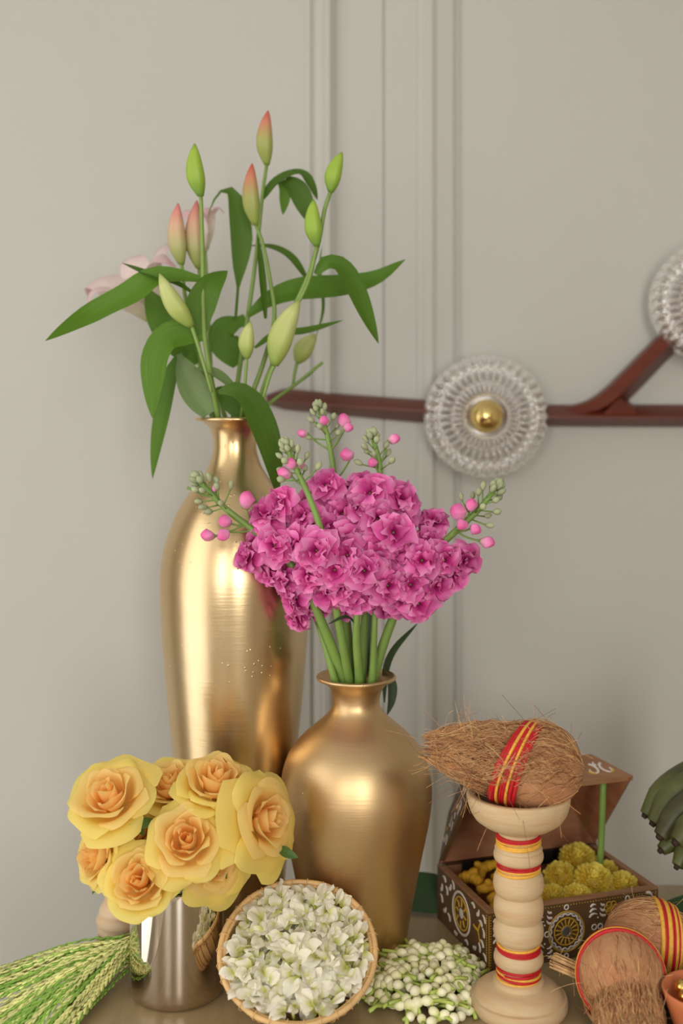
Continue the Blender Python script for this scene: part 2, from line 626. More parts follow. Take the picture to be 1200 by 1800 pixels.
wall_with_windows('wall_left', 'y', XL, YF, WALL_Y, [(-0.4, 1.3, 0.08, 2.65)])
wall_with_windows('wall_right', 'y', XR, YF, WALL_Y, [])
wall_with_windows('wall_front', 'x', YF, XL, XR, [(-1.6, -0.75, 0.8, 2.7), (0.31, 0.93, 0.8, 2.7)])


def window(name, axis, at_, a0, a1, z0, z1, nmull):
    o = None
    m = M()
    d = 0.03

    def bar(p0, p1, q0, q1):
        if axis == 'x':
            m.box((p0, at_ - d, q0), (p1, at_ + d * 0.3, q1))
        else:
            m.box((at_ - d, p0, q0), (at_ + d * 0.3, p1, q1))
    w = 0.045
    bar(a0, a1, z0, z0 + w)
    bar(a0, a1, z1 - w, z1)
    bar(a0, a0 + w, z0 + w, z1 - w)
    bar(a1 - w, a1, z0 + w, z1 - w)
    return room_obj(name, m, MT['frame'])


window('window_1', 'y', XL - 0.03, -0.4, 1.3, 0.08, 2.65, 1)
window('window_2', 'x', YF - 0.03, -1.6, -0.75, 0.8, 2.7, 1)
window('window_3', 'x', YF - 0.03, 0.31, 0.93, 0.8, 2.7, 1)

# ------------------------------------------------------------------ table
TX0, TX1, TY0, TY1 = -0.333, 1.25, 1.02, 1.72
tb = thing('table', 'grey brown table with a softly shiny washed top carrying all the flowers', 'table', ((TX0 + TX1) / 2, (TY0 + TY1) / 2, 0))
m = M()
m.box((TX0, TY0, TABLE - 0.035), (TX1, TY1, TABLE))
tt = part('table_top', m, MT['table'], tb, smooth=False)
bv = tt.modifiers.new('bevel', 'BEVEL')
bv.width, bv.segments = 0.004, 2
for x in (TX0 + 0.05, TX1 - 0.05):
    for y in (TY0 + 0.05, TY1 - 0.05):
        m = M()
        m.box((x - 0.025, y - 0.025, 0), (x + 0.025, y + 0.025, TABLE - 0.034))
        part('leg', m, MT['table_leg'], tb, smooth=False)

# ------------------------------------------------------------------ wall light: mahogany branch, pressed glass discs
LY = 1.938
wl = thing('wall_light', 'mahogany branch wall light with pressed glass discs and brass knobs', 'wall light', P(851, 732, WALL_Y))


def branch_bar(m, pts, n=26):
    """pts: (px, py_top, py_ridge, py_bottom); a bar with a lit upper facet and an undercut lower facet"""
    pts = np.asarray(pts, float)
    s = spline(pts, n)
    G = []
    for px, t, r, b in s:
        top, rid, bot = P(px, t, WALL_Y - 0.012), P(px, r, LY), P(px, b, WALL_Y - 0.012)
        tb_ = P(px, t, WALL_Y)
        bb_ = P(px, b, WALL_Y)
        rid2 = P(px, r - 3, LY)
        G.append([tb_, top, 0.75 * top + 0.25 * rid + (0, -0.010, 0), rid2, rid, bot, bb_])
    b0 = m.grid(G)
    k = len(G[0])
    m.f.append(tuple(b0 + i for i in range(k)))
    e = b0 + (len(G) - 1) * k
    m.f.append(tuple(e + i for i in reversed(range(k))))


m = M()
branch_bar(m, [(468, 694, 702, 710), (476, 685, 704, 717), (500, 683, 706, 720), (600, 692, 715, 730), (740, 702, 724, 743),
               (850, 708, 730, 748), (960, 711, 734, 749), (1060, 711, 735, 750), (1240, 711, 735, 750), (1420, 712, 735, 748)])
# the arm that climbs to the second disc, with a swept fillet at its root
arm = [((985, 716), (1010, 733)), ((1030, 704), (1062, 731)), ((1062, 682), (1094, 712)), ((1090, 655), (1124, 684)),
       ((1150, 595), (1184, 622)), ((1235, 515), (1268, 545))]
ups = spline([a + b for a, b in arm], 20)
G = []
for kk, (ux, uy, lx, ly) in enumerate(ups):
    sink = 0.016 * max(0.0, 1 - kk / 5.0)
    mid = (0.38 * ux + 0.62 * lx, 0.38 * uy + 0.62 * ly)
    G.append([P(ux, uy, WALL_Y), P(ux, uy, WALL_Y - 0.012), P(0.8 * ux + 0.2 * mid[0], 0.8 * uy + 0.2 * mid[1], LY + 0.012 + sink),
              P(mid[0], mid[1], LY + sink), P(lx, ly, WALL_Y - 0.012), P(lx, ly, WALL_Y)])
b0 = m.grid(G)
m.f.append(tuple(b0 + i for i in range(6)))
e = b0 + 19 * 6
m.f.append(tuple(e + i for i in reversed(range(6))))
# web between arm and bar on the right of the fork
wpts = [((1062, 728), (1102, 706), (1112, 716), (1090, 735))]
m.prism([P(1050, 733, WALL_Y), P(1085, 690, WALL_Y), P(1100, 697, WALL_Y), P(1108, 708, WALL_Y), P(1125, 714, WALL_Y), P(1125, 733, WALL_Y)][::-1],
        [P(1056, 733, LY + 0.004), P(1085, 700, LY + 0.012), P(1096, 704, LY + 0.016), P(1102, 710, LY + 0.016), P(1115, 718, LY + 0.014), P(1120, 733, LY + 0.004)][::-1])
part('wooden_branch', m, MT['mahogany'], wl, smooth=True, sharp=32)


def glass_disc(cpx, cpy, tilt=0.0):
    c = P(cpx, cpy, WALL_Y - 0.055)
    R = 108 / 2000.0 * (WALL_Y - 0.07) * 1.0
    m = M()
    nseg, nr = 36 * 8, 46
    G = []

    def ht(r, th):
        base = 0.012 * (1 - r ** 2) + 0.012
        k = th * 36 / (2 * PI)
        h = 0.0
        for (r0, r1, off, amp, nn) in ((0.34, 0.56, 0.0, 0.010, 1.0), (0.53, 0.81, 0.5, 0.016, 1.0), (0.80, 1.0, 0.0, 0.012, 1.0)):
            if r0 <= r <= r1:
                v = (r - r0) / (r1 - r0)
                ph = abs(((k + off) % 1.0) - 0.5) * 2       # 0 on the boss, 1 in the gap
                w = max(0.0, math.sin(PI * v)) ** 0.5
                h = max(h, amp * max(0.0, w - ph ** 2 * 1.05))
        return base + h
    for j in range(nr):
        r = 0.26 + (1 - 0.26) * j / (nr - 1)
        ring = []
        for i in range(nseg):
            th = 2 * PI * i / nseg
            sc = 1.0 + (0.02 * math.cos(36 * th) if j > nr - 4 else 0)
            ring.append(c + (R * r * sc * math.cos(th), -ht(r, th), R * r * sc * math.sin(th)))
        G.append(ring)
    # edge and flat back
    for r, y in ((1.0, 0.004), (0.985, 0.020), (0.93, 0.022), (0.90, 0.004), (0.26, 0.002)):
        G.append([c + (R * r * math.cos(2 * PI * i / nseg), y, R * r * math.sin(2 * PI * i / nseg)) for i in range(nseg)])
    b = m.grid(G, True)
    k = (len(G) - 1) * nseg
    for i in range(nseg):
        i2 = (i + 1) % nseg
        m.f.append((b + k + i, b + k + i2, b + i2, b + i))
    g = part('glass_disc', m, MT['glass'], wl, sharp=40, label='round pressed glass disc')
    mb = M()
    rb = 31 / 2000.0 * 1.9
    cc = c + (0, -0.022, 0)
    mb.blob(cc + (0, rb, 0), (0, -1, 0), 2 * rb, rb, 32, 20)
    part('brass_knob', mb, MT['brass'], g, label='round polished brass knob')
    mc = M()
    a0 = c + (0, -0.012, 0)
    mc.tube([a0, (a0[0], WALL_Y, a0[2])], R * 0.24, 24)
    part('mount', mc, MT['brass'], g)


glass_disc(852, 732)
glass_disc(1250, 531)


# ------------------------------------------------------------------ gold vases
def vase(name, label, axpx, d, prof_px, mt, wall=0.004, basez=None):
    sc = 2000.0 / d
    X = (axpx - 600) / sc
    prof = [(hw / sc, max(EYE - (y - 735) / sc, TABLE)) for y, hw in prof_px]        # top to bottom
    ys = spline(np.array(prof), 90)
    outer = [(float(r), float(z)) for r, z in ys][::-1]
    t = thing(name, label, 'vase', (X, d, TABLE))
    rim_r, rim_z = outer[-1]
    inner = [(max(r - wall, 0.008), z) for r, z in outer[::-1][3:60]]
    m = M()
    m.lathe([(outer[0][0] * 0.9, TABLE)] + [(outer[0][0], TABLE + 0.003)] + outer[2:], 72, (X, d, 0), True, False)
    m.lathe(inner, 72, (X, d, 0), False, True)
    part('body', m, mt, t)
    m = M()
    n = 72
    ring = [(X + (rim_r - 0.001) * math.cos(2 * PI * i / n), d + (rim_r - 0.001) * math.sin(2 * PI * i / n), rim_z) for i in range(n)]
    m.loop(ring, 0.0028, 10)
    ri, zi = inner[0]
    b = m.grid([[(X + r * math.cos(2 * PI * i / n), d + r * math.sin(2 * PI * i / n), z) for i in range(n)]
                for r, z in ((rim_r - 0.002, rim_z + 0.0015), (ri, zi))], True)
    part('rim', m, mt, t, label='thin rolled lip')
    return t, X


TVD, SVD = 1.60, 1.515
tall, TVX = vase('tall_vase', 'tall slender gold metal vase with narrow neck holding the lilies', 413, TVD,
                 [(737, 67), (741, 58), (747, 49), (756, 42.5), (768, 39), (784, 37.5), (800, 40), (820, 47), (842, 61), (868, 82),
                  (907, 105), (950, 121), (990, 129), (1030, 131), (1080, 129.5), (1139, 126), (1220, 119), (1300, 111),
                  (1400, 101), (1500, 92), (1560, 87), (1618, 82)], MT['gold_tall'])
small, SVX = vase('short_vase', 'shorter round-shouldered gold metal vase holding the pink flowers', 626, SVD,
                  [(1190, 68), (1194, 62), (1201, 53), (1212, 45.5), (1224, 42), (1236, 41.5), (1248, 46), (1264, 61), (1288, 89),
                   (1315, 113), (1342, 126), (1372, 132), (1402, 132.5), (1440, 128), (1498, 116), (1553, 105), (1614, 94),
                   (1650, 88), (1675, 83)], MT['gold_small'])


# ------------------------------------------------------------------ leaves, buds
def leaf_mesh(m, pts, hw, hint=(0, -0.8, 0.6), n=18, fold=0.22, shape=None, tip=0.02, base=0.18, wav=0.0):
    path = spline(pts, n)
    tan = np.gradient(path, axis=0)
    G = []
    hint = nrm(hint)
    ph = random.uniform(0, 6)
    for j in range(n):
        t = j / (n - 1)
        tg = nrm(tan[j])
        side = np.cross(tg, hint)
        if np.linalg.norm(side) < 0.15:
            side = side_prev
        side = nrm(side)
        if j and np.dot(side, side_prev) < 0:
            side = -side
        side_prev = side
        nn = nrm(np.cross(side, tg))
        if shape:
            w = shape(t)
        else:
            w = (base + (1 - base) * math.sin(min(1.0, t / 0.42) * PI / 2)) if t < 0.42 else max(tip, max(0.0, math.cos((t - 0.42) / 0.58 * PI / 2)) ** 0.8)
        w *= hw
        row = []
        for u in (-1, -0.66, -0.33, 0, 0.33, 0.66, 1):
            off = fold * w * (abs(u) ** 1.3) + wav * w * math.sin(9 * t + ph + (2 if u > 0 else 0)) * abs(u)
            row.append(path[j] + side * u * w * (1 - 0.08 * fold) + nn * off)
        G.append(row)
    m.grid(G)


def bud_shape(t):
    # narrow foot, fullest below the middle, drawn out to a point
    if t < 0.38:
        return 0.34 + 0.66 * math.sin(t / 0.38 * PI / 2)
    return max(0.05, max(0.0, math.cos((t - 0.38) / 0.62 * PI / 2)) ** 0.72)


def lily_bud(m, a, b, hw):
    """three-sided lily bud from a (foot) to b (tip)"""
    a, b = np.asarray(a), np.asarray(b)
    ax, e1, e2 = frame_of(b - a, (0.3, -1, 0.2))
    L = np.linalg.norm(b - a)
    n, k = 30, 16
    bend = 0.05 * L
    G, UV = [], []
    for j in range(k):
        t = j / (k - 1)
        r = hw * bud_shape(t)
        ring = []
        for i in range(n):
            th = 2 * PI * i / n
            rr = r * (1 + 0.07 * math.cos(3 * th) - 0.07 * max(0.0, math.cos(3 * th + PI)) ** 6)
            ring.append(a + ax * L * t + e1 * (rr * math.cos(th) + bend * math.sin(PI * t)) + e2 * rr * math.sin(th))
        G.append(ring)
    s = m.grid(G, True)
    m.f.append(tuple(s + i for i in reversed(range(n))))
    m.f.append(tuple(s + (k - 1) * n + i for i in range(n)))


VD = TVD


def px3(lst, d):
    return [P(p[0], p[1], p[2] if len(p) > 2 else d) for p in lst]


LILY_GROUP = 'lily stems in the tall gold vase'


def lily(label, d, path, r, buds, leaves):
    t = thing('lily_stem', label, 'lily', P(413, 800, VD), LILY_GROUP)
    pts = px3(path, d)
    m = M()
    sp = spline(pts, 28)
    m.tube(sp, np.linspace(r, r * 0.62, 28), 8)
    stem = part('stem', m, MT['lily_stem'], t)
    for (foot, tip, hw, mk, ped, bd) in buds:
        dd = bd or d
        m = M()
        sc = dd / 2000.0
        lily_bud(m, P(*foot, dd), P(*tip, dd - 0.004), hw * sc)
        bo = part('bud', m, MT[mk], t)
        if ped:
            m = M()
            pp = px3(ped, dd)
            m.tube(spline(pp + [P(*foot, dd)], 14), np.linspace(0.0022, 0.0028, 14), 7)
            part('pedicel', m, MT['lily_stem'], bo)
    for (lp, hw, kw) in leaves:
        kw = dict(kw)
        mk = kw.pop('mat', 'leaf')
        dd = kw.pop('d', d)
        m = M()
        leaf_mesh(m, px3(lp, dd), hw * dd / 2000.0, **kw)
        part('leaf', m, MT[mk], t)
    return t


UP = (0.1, -0.45, 0.9)
FRONT = (0.1, -1, 0.15)
lily('lily stem in front with bright green bud and long leaf reaching far left', 1.545,
     [(398, 800, 1.59), (384, 735, 1.575), (368, 650), (358, 570), (356, 450), (353, 343)], 0.0042,
     [((353, 345), (342, 252), 16, 'bud_green', None, None)],
     [([(352, 492), (312, 486), (272, 489), (228, 518), (160, 553), (80, 599, 1.50)], 27, dict(hint=(0.25, -0.75, 0.6), base=0.3)),
      ([(362, 590), (330, 587), (298, 592), (276, 625), (270, 680), (268, 735)], 34, dict(hint=(-0.5, -0.8, 0.3), base=0.3, fold=0.15)),
      ([(350, 590), (350, 545), (368, 505), (400, 476, 1.56)], 27, dict(hint=(0.3, -1, 0.1), base=0.4)),
      ([(345, 520), (312, 500), (270, 486), (214, 462, 1.57)], 13, dict(hint=UP))])
lily('left lily stem with two pink-tipped buds and one pale green bud', 1.60,
     [(392, 800, 1.60), (374, 735), (352, 630), (335, 560), (325, 520), (319, 463)], 0.0042,
     [((319, 465), (313, 357), 16, 'bud_pink', None, None),
      ((350, 472), (346, 352), 17, 'bud_pink', [(343, 585), (352, 520)], 1.61),
      ((337, 574), (280, 481), 17, 'bud_pale', [(372, 690), (352, 620)], 1.53)],
     [([(345, 640), (312, 590), (284, 555), (256, 508)], 34, dict(hint=FRONT, d=1.63, base=0.4, fold=0.1, tip=0.25)),
      ([(330, 615), (305, 655), (288, 730), (276, 790), (268, 842)], 25, dict(hint=(-0.7, -0.7, 0.1), d=1.585, base=0.4)),
      ([(368, 728), (350, 700), (330, 660), (314, 622)], 27, dict(mat='leaf_pale', hint=FRONT, d=1.575, base=0.5, tip=0.2))])
lily('middle lily stem rising highest with a red-tipped bud and arching leaf', 1.645,
     [(405, 800, 1.61), (410, 735, 1.62), (422, 640), (437, 545), (450, 450), (462, 335), (469, 288)], 0.0040,
     [((469, 290), (471, 194), 14.5, 'bud_red', None, None)],
     [([(414, 560), (420, 480), (424, 420), (418, 372), (408, 340), (392, 334), (376, 352), (364, 384)], 20,
       dict(hint=(0.2, -0.9, 0.3), base=0.15, shape=lambda t: 0.12 + 0.88 * max(0.0, math.sin(PI * min(1, max(0, (t - 0.2) / 0.62)))) ** 0.8 if t > 0.2 and t < 0.82 else 0.12 * (1 - max(0, t - 0.82) / 0.18) + 0.01)),
      ([(462, 352), (478, 328), (505, 310), (530, 306), (546, 326), (558, 352)], 20, dict(hint=UP, base=0.1)),
      ([(494, 318), (500, 335), (500, 352), (497, 378)], 10, dict(hint=FRONT, base=0.7)),
      ([(500, 318), (520, 330), (534, 358), (546, 396)], 19, dict(hint=FRONT, base=0.5)),
      ([(420, 640), (395, 605), (396, 578), (432, 562)], 27, dict(hint=FRONT, d=1.66, base=0.5, tip=0.4))])
lily('lily stem with reddish bud beside the tallest bud and wide leaf to right', 1.61,
     [(420, 800, 1.60), (428, 735, 1.60), (462, 640), (482, 560), (474, 490), (462, 430), (449, 394)], 0.0040,
     [((449, 396), (443, 287), 15, 'bud_red', None, None)],
     [([(466, 560), (458, 470), (452, 410)], 10, dict(hint=(0.8, -0.6, 0.1), base=0.4, d=1.60)),
      ([(437, 555), (470, 530), (520, 512), (600, 505), (660, 490), (712, 456)], 28, dict(hint=(0.05, -0.8, 0.6), d=1.63, base=0.2)),
      ([(440, 432), (478, 436), (512, 455), (545, 500)], 15, dict(hint=UP, d=1.66, base=0.1))])
lily('right lily stem with green bud leaning right and drooping pointed leaf', 1.57,
     [(430, 800, 1.60), (448, 735, 1.59), (466, 675), (482, 635), (508, 560), (540, 490), (560, 425), (570, 370), (581, 336)], 0.0046,
     [((581, 338), (601, 267), 14.5, 'bud_green', None, None),
      ((557, 433), (551, 350), 15, 'bud_green', [(505, 565), (540, 500)], 1.565),
      ((482, 642), (526, 528), 22, 'bud_pale', [(458, 715), (474, 660)], 1.545)],
     [([(555, 482), (572, 463), (598, 468), (622, 508), (645, 560), (665, 604)], 24, dict(hint=(0.5, -0.75, 0.45), d=1.555, base=0.2)),
      ([(448, 612), (485, 590), (540, 583), (604, 563)], 17, dict(hint=UP, d=1.60, base=0.3))])
lily('short lily stem with small pale bud and leaf hanging over vase lip', 1.55,
     [(412, 800, 1.60), (424, 735, 1.575), (429, 690), (434, 628)], 0.0034,
     [((434, 630), (440, 565), 14, 'bud_pale', None, None)],
     [([(384, 690), (408, 684), (436, 700), (462, 750), (478, 805), (488, 872)], 30, dict(hint=(0.6, -0.75, 0.3), d=1.525, base=0.12, fold=0.12)),
      ([(340, 648), (372, 655), (398, 672), (420, 692)], 17, dict(mat='leaf_pale', hint=UP, d=1.55)),
      ([(428, 735), (408, 706), (388, 690), (372, 688)], 20, dict(hint=FRONT, d=1.585, base=0.5))])
lily('thin cut lily stalk slanting right beside blurred pale bud', 1.66,
     [(435, 800, 1.61), (452, 735, 1.63), (478, 706), (520, 675), (567, 637)], 0.0036,
     [((522, 637), (556, 588), 17, 'bud_pale', [(514, 682), (518, 655)], 1.70),
      ],
     [([(515, 680), (540, 662), (566, 638)], 4, dict(hint=UP)), ([(556, 590), (568, 540), (562, 470), (566, 430)], 3, dict(hint=FRONT, d=1.7))])

# open pale pink lilies behind
lt = thing('lily_stem', 'back lily stem with open pale pink blossoms facing the wall', 'lily', P(413, 800, VD), LILY_GROUP)
m = M()
m.tube(spline(px3([(400, 800, 1.62), (396, 735, 1.64), (350, 640, 1.69), (300, 570, 1.74), (262, 540, 1.75)], 1.7), 22), 0.0038, 8)
m.tube(spline(px3([(372, 680, 1.665), (366, 560, 1.72), (360, 440, 1.74)], 1.7), 16), 0.0030, 8)
part('stem', m, MT['lily_stem'], lt)


def lily_bloom(c, axis, L, hw, open_, parent):
    a, e1, e2 = frame_of(axis)
    m0 = M()
    m0.tube([c, c + a * L * 0.32], [0.004, 0.010], 8)
    bo = part('blossom', m0, MT['lily_petal'], parent)
    for k in range(6):
        th = k * PI / 3 + 0.3
        dr = e1 * math.cos(th) + e2 * math.sin(th)
        o = open_ * (1.0 if k % 2 else 0.85)
        pts = [c + a * L * 0.05 + dr * 0.004, c + a * L * 0.40 + dr * L * 0.16 * o, c + a * L * 0.72 + dr * L * 0.42 * o,
               c + a * L * (0.86 - 0.1 * o) + dr * L * 0.72 * o, c + a * L * (0.80 - 0.25 * o) + dr * L * 0.92 * o]
        mm = M()
        leaf_mesh(mm, pts, hw * (1.0 if k % 2 else 0.8), hint=-a * 0.7 + dr * 0.7, fold=0.15, base=0.25, wav=0.12, tip=0.1)
        part('petal', mm, MT['lily_petal'], bo)


lily_bloom(P(282, 572, 1.74), (-0.40, -0.35, 0.75), 0.128, 0.034, 0.85, lt)
lily_bloom(P(362, 440, 1.74), (-0.1, -0.2, 0.9), 0.078, 0.020, 0.5, lt)

# ------------------------------------------------------------------ pink stock stems in the short vase
def stock_petal(L, W, bend, ruf, seed):
    r = random.Random(seed)
    m = M()
    nv, nu = 7, 7
    ph1, ph2, tw = r.uniform(0, 6), r.uniform(0, 6), r.uniform(-0.25, 0.25)
    G = []
    for j in range(nv):
        t = j / (nv - 1)
        w = W * (0.18 + 0.82 * math.sin(min(1, t / 0.66) * PI / 2)) if t < 0.66 else W * (0.62 + 0.38 * math.cos((t - 0.66) / 0.34 * PI / 2))
        row = []
        for i in range(nu):
            u = 2 * i / (nu - 1) - 1
            ang = bend * t ** 1.3
            y = L * (t * math.cos(ang * 0.6)) * (1 - 0.20 * u * u * t)
            z = -L * t * math.sin(ang * 0.6) + ruf * L * t * t * (math.sin(4.2 * u + ph1) * 0.6 + math.sin(2.3 * u + 5 * t + ph2) * 0.6)
            x = u * w + tw * L * t * t
            z += 0.28 * w * u * u
            row.append((x, y, z))
        G.append(row)
    m.grid(G)
    return m


def petal_at(m, th, elev, off, zoff):
    """place a petal mesh (root at origin, growing along +y, face +z) around the blossom axis z"""
    R = Matrix.Rotation(th, 4, 'Z') @ Matrix.Translation((0, off, zoff)) @ Matrix.Rotation(elev, 4, 'X')
    m.v = [tuple(R @ Vector(v)) for v in m.v]
    return m


BLOSSOM = []
for k in range(5):
    r = random.Random(100 + k)
    ms = []
    for (n, L, W, el, off, z, mk, ruf) in ((5, 0.0255, 0.0150, 0.05, 0.003, 0.002, 'stock_petal', 0.22), (5, 0.0222, 0.0138, 0.48, 0.002, 0.004, 'stock_petal', 0.30),
                                           (5, 0.0190, 0.0118, 0.92, 0.0015, 0.005, 'stock_petal', 0.34), (3, 0.0155, 0.0090, 1.22, 0.001, 0.005, 'stock_petal_deep', 0.34)):
        t0 = r.uniform(0, 6)
        for i in range(n):
            p = stock_petal(L * r.uniform(0.85, 1.12), W * r.uniform(0.85, 1.15), r.uniform(0.2, 0.9), ruf, r.random())
            petal_at(p, t0 + 2 * PI * i / n + r.uniform(-0.25, 0.25), el + r.uniform(-0.32, 0.32), off, z)
            ms.append(p.mesh('stock_petal', MT[mk]))
    c = M()
    c.blob((0, 0, -0.010), (0, 0, 1), 0.016, 0.0042, 7, 6)
    BLOSSOM.append((c.mesh('blossom_heart', MT['stock_green']), ms))


def blossom(parent, og, c, axis, spin, s, k):
    cen, ms = BLOSSOM[k % len(BLOSSOM)]
    b = add('blossom', cen, parent, TM(np.asarray(c) - og, axis, spin, s))
    for me in ms:
        add('petal', me, b)
    return b


def stock_bud(m, a, axis, L, r):
    m.blob(a, axis, L, r, 7, 6, lambda t: (0.45 + 0.55 * math.sin(min(1, t / 0.5) * PI / 2)) if t < 0.5 else max(0.05, max(0.0, math.cos((t - 0.5) / 0.5 * PI / 2)) ** 0.6))


def stock_tip(parent, top, direction, n, scale, pinks, seed):
    """crown of small grey-green buds on pedicels round the top of a stem"""
    r = random.Random(seed)
    a, e1, e2 = frame_of(direction)
    for i in range(n):
        f = i / (n - 1)
        th = i * 2.4
        back = 0.046 * f ** 1.3 * scale
        root = np.asarray(top) - a * back
        dr = nrm(a * (1.25 - 0.95 * f) + (e1 * math.cos(th) + e2 * math.sin(th)) * (0.25 + 0.75 * f))
        plen = (0.006 + 0.018 * f) * scale
        tipp = root + dr * plen
        L = r.uniform(0.010, 0.013) * scale
        rad = r.uniform(0.0034, 0.0048) * scale
        m = M()
        stock_bud(m, tipp, nrm(dr + a * 0.35), L, rad)
        bo = part('bud', m, MT['stock_bud'], parent)
        m = M()
        m.tube([root, tipp + dr * 0.001], [0.0010, 0.0011], 5)
        part('pedicel', m, MT['stock_green'], bo)


def pink_bud(parent, root, c, axis, s):
    m = M()
    L = 0.017 * s
    c = np.asarray(c)
    ax = nrm(axis)
    st = c - ax * L * 0.5
    m.blob(st, ax, L, 0.0066 * s, 24, 11, lambda t: (0.4 + 0.6 * math.sin(min(1, t / 0.55) * PI / 2)) if t < 0.55 else max(0.25, max(0.0, math.cos((t - 0.55) / 0.45 * PI / 2)) ** 0.5))
    cc_ = st + ax * L * 0.5
    _, g1, g2 = frame_of(ax)
    nv_ = []
    for v in m.v:
        q = np.asarray(v) - cc_
        h = np.dot(q, ax)
        pr = q - ax * h
        an = math.atan2(np.dot(pr, g2), np.dot(pr, g1))
        nv_.append(tuple(cc_ + ax * h + pr * (0.92 + 0.26 * (1 - abs(math.sin(1.5 * an + 150 * h))) ** 2)))
    m.v = nv_
    bo = part('bud', m, MT['stock_bud_pink'], parent, label='pink half-open bud')
    m = M()
    m.tube(spline([root, 0.5 * (np.asarray(root) + st) + (0, 0, -0.002), st + ax * 0.001], 7), [0.0013] * 6 + [0.0022], 5)
    part('pedicel', m, MT['stock_green'], bo)


SG = 'pink stock flower stems in the short gold vase'
C0 = np.array([SVX, SVD, 0])


def stock(label, path, r, blossoms, tip=None, pinks=(), leaves=(), seed=0):
    path = [(x, y, d + 0.015) for x, y, d in path]
    blossoms = [(b[0], b[1], b[2] + 0.015) + tuple(b[3:]) for b in blossoms]
    pinks = [(x, y, d + 0.015, a, q) for x, y, d, a, q in pinks]
    leaves = [([(x, y, d + 0.015) for x, y, d in lp], hw, mk, kw) for lp, hw, mk, kw in leaves]
    t = thing('stock_stem', label, 'flower', P(626, 1235, SVD), SG)
    og = ORIG[t.name]
    pts = np.array(px3(path, SVD))
    sp = spline(pts, 30)
    m = M()
    m.tube(sp, np.linspace(r, r * 0.48, 30), 9)
    # little leaf scars
    part('stem', m, MT['stock_green'], t)
    for i, b in enumerate(blossoms):
        px, py, d = b[:3]
        c = P(px, py, d)
        j = np.argmin(np.linalg.norm(sp - c, axis=1))
        out = c - sp[j]
        cen = P(625, 985, 1.50)
        ax = nrm(nrm(out) * 0.5 + nrm(c - cen) * 0.55 + np.array([0, -0.75, 0.12]) + rng.normal(0, 0.16, 3))
        s = b[3] if len(b) > 3 else 1.0
        blossom(t, og, c - ax * 0.007, ax, random.uniform(0, 6), s * random.uniform(0.95, 1.1), seed + i)
    if tip:
        stock_tip(t, sp[-1], sp[-1] - sp[-5], tip[0], tip[1], (), seed)
    for (px, py, d, axis, s) in pinks:
        c = P(px, py, d)
        j = np.argmin(np.linalg.norm(sp - c, axis=1))
        j = max(0, j - 2)
        pink_bud(t, sp[j], c, axis, s)
    for (lp, hw, mk, kw) in leaves:
        m = M()
        leaf_mesh(m, px3(lp, SVD), hw * SVD / 2000.0, **kw)
        part('leaf', m, MT[mk], t)
    return t


stock('leftmost pink stock stem, its green-budded tip crossing the tall vase', [(612, 1250, 1.50), (603, 1195, 1.485), (572, 1110, 1.46), (535, 1030, 1.45), (490, 968, 1.45), (440, 928, 1.45), (395, 893, 1.45), (352, 848, 1.45)], 0.0075,
      [(432, 978, 1.45, 0.95), (482, 958, 1.43), (468, 903, 1.45), (498, 1020, 1.45), (518, 1086, 1.47, 0.9), (545, 1068, 1.47, 0.95), (470, 1008, 1.46, 0.9), (512, 1052, 1.455, 0.9), (498, 935, 1.47), (452, 950, 1.46, 0.9)],
      (22, 1.05), [(365, 941, 1.44, (-0.6, -0.5, 0.2), 1.15), (396, 916, 1.44, (-0.4, -0.6, 0.3), 1.2), (393, 940, 1.43, (-0.3, -0.7, -0.3), 1.2), (433, 879, 1.44, (0.1, -0.6, 0.8), 1.55), (378, 858, 1.45, (0.5, -0.5, 0.6), 0.7),
                   (330, 857, 1.45, (-1, -0.2, 0.1), 0.01)], seed=1)
stock('pink stock stem with dusty green tip just right of the hanging lily leaf', [(618, 1250, 1.50), (613, 1195, 1.48), (598, 1110, 1.455), (583, 1030, 1.44), (566, 940, 1.41), (546, 880, 1.41), (526, 835, 1.415), (506, 790, 1.42)], 0.0068,
      [(530, 908, 1.45), (522, 955, 1.43, 1.05), (556, 968, 1.40, 1.2), (588, 1002, 1.41, 1.1), (490, 886, 1.45, 0.95), (540, 1010, 1.43), (576, 925, 1.44)],
      (20, 1.0), [(500, 832, 1.42, (-0.8, -0.4, 0.3), 1.15), (512, 815, 1.41, (-0.3, -0.6, 0.6), 1.0), (526, 818, 1.42, (0.4, -0.5, 0.5), 0.9)], seed=5)
stock('tallest pink stock stem crossing in front of the wooden branch', [(624, 1250, 1.51), (622, 1195, 1.50), (610, 1100, 1.49), (600, 980, 1.49), (592, 880, 1.49), (584, 812, 1.49), (575, 765, 1.49), (561, 722, 1.49)], 0.0066,
      [(572, 852, 1.47, 1.05), (602, 902, 1.46), (614, 945, 1.43, 1.05), (600, 860, 1.50), (548, 868, 1.50), (590, 950, 1.45)],
      (17, 0.95), [(569, 740, 1.48, (0.1, -0.7, 0.3), 1.0), (532, 762, 1.49, (-0.9, -0.3, 0.1), 0.85), (605, 740, 1.49, (-0.2, -0.4, 0.8), 1.25), (612, 752, 1.48, (0.5, -0.5, 0.1), 0.9), (610, 799, 1.47, (-0.5, -0.6, 0.2), 1.25)], seed=9)
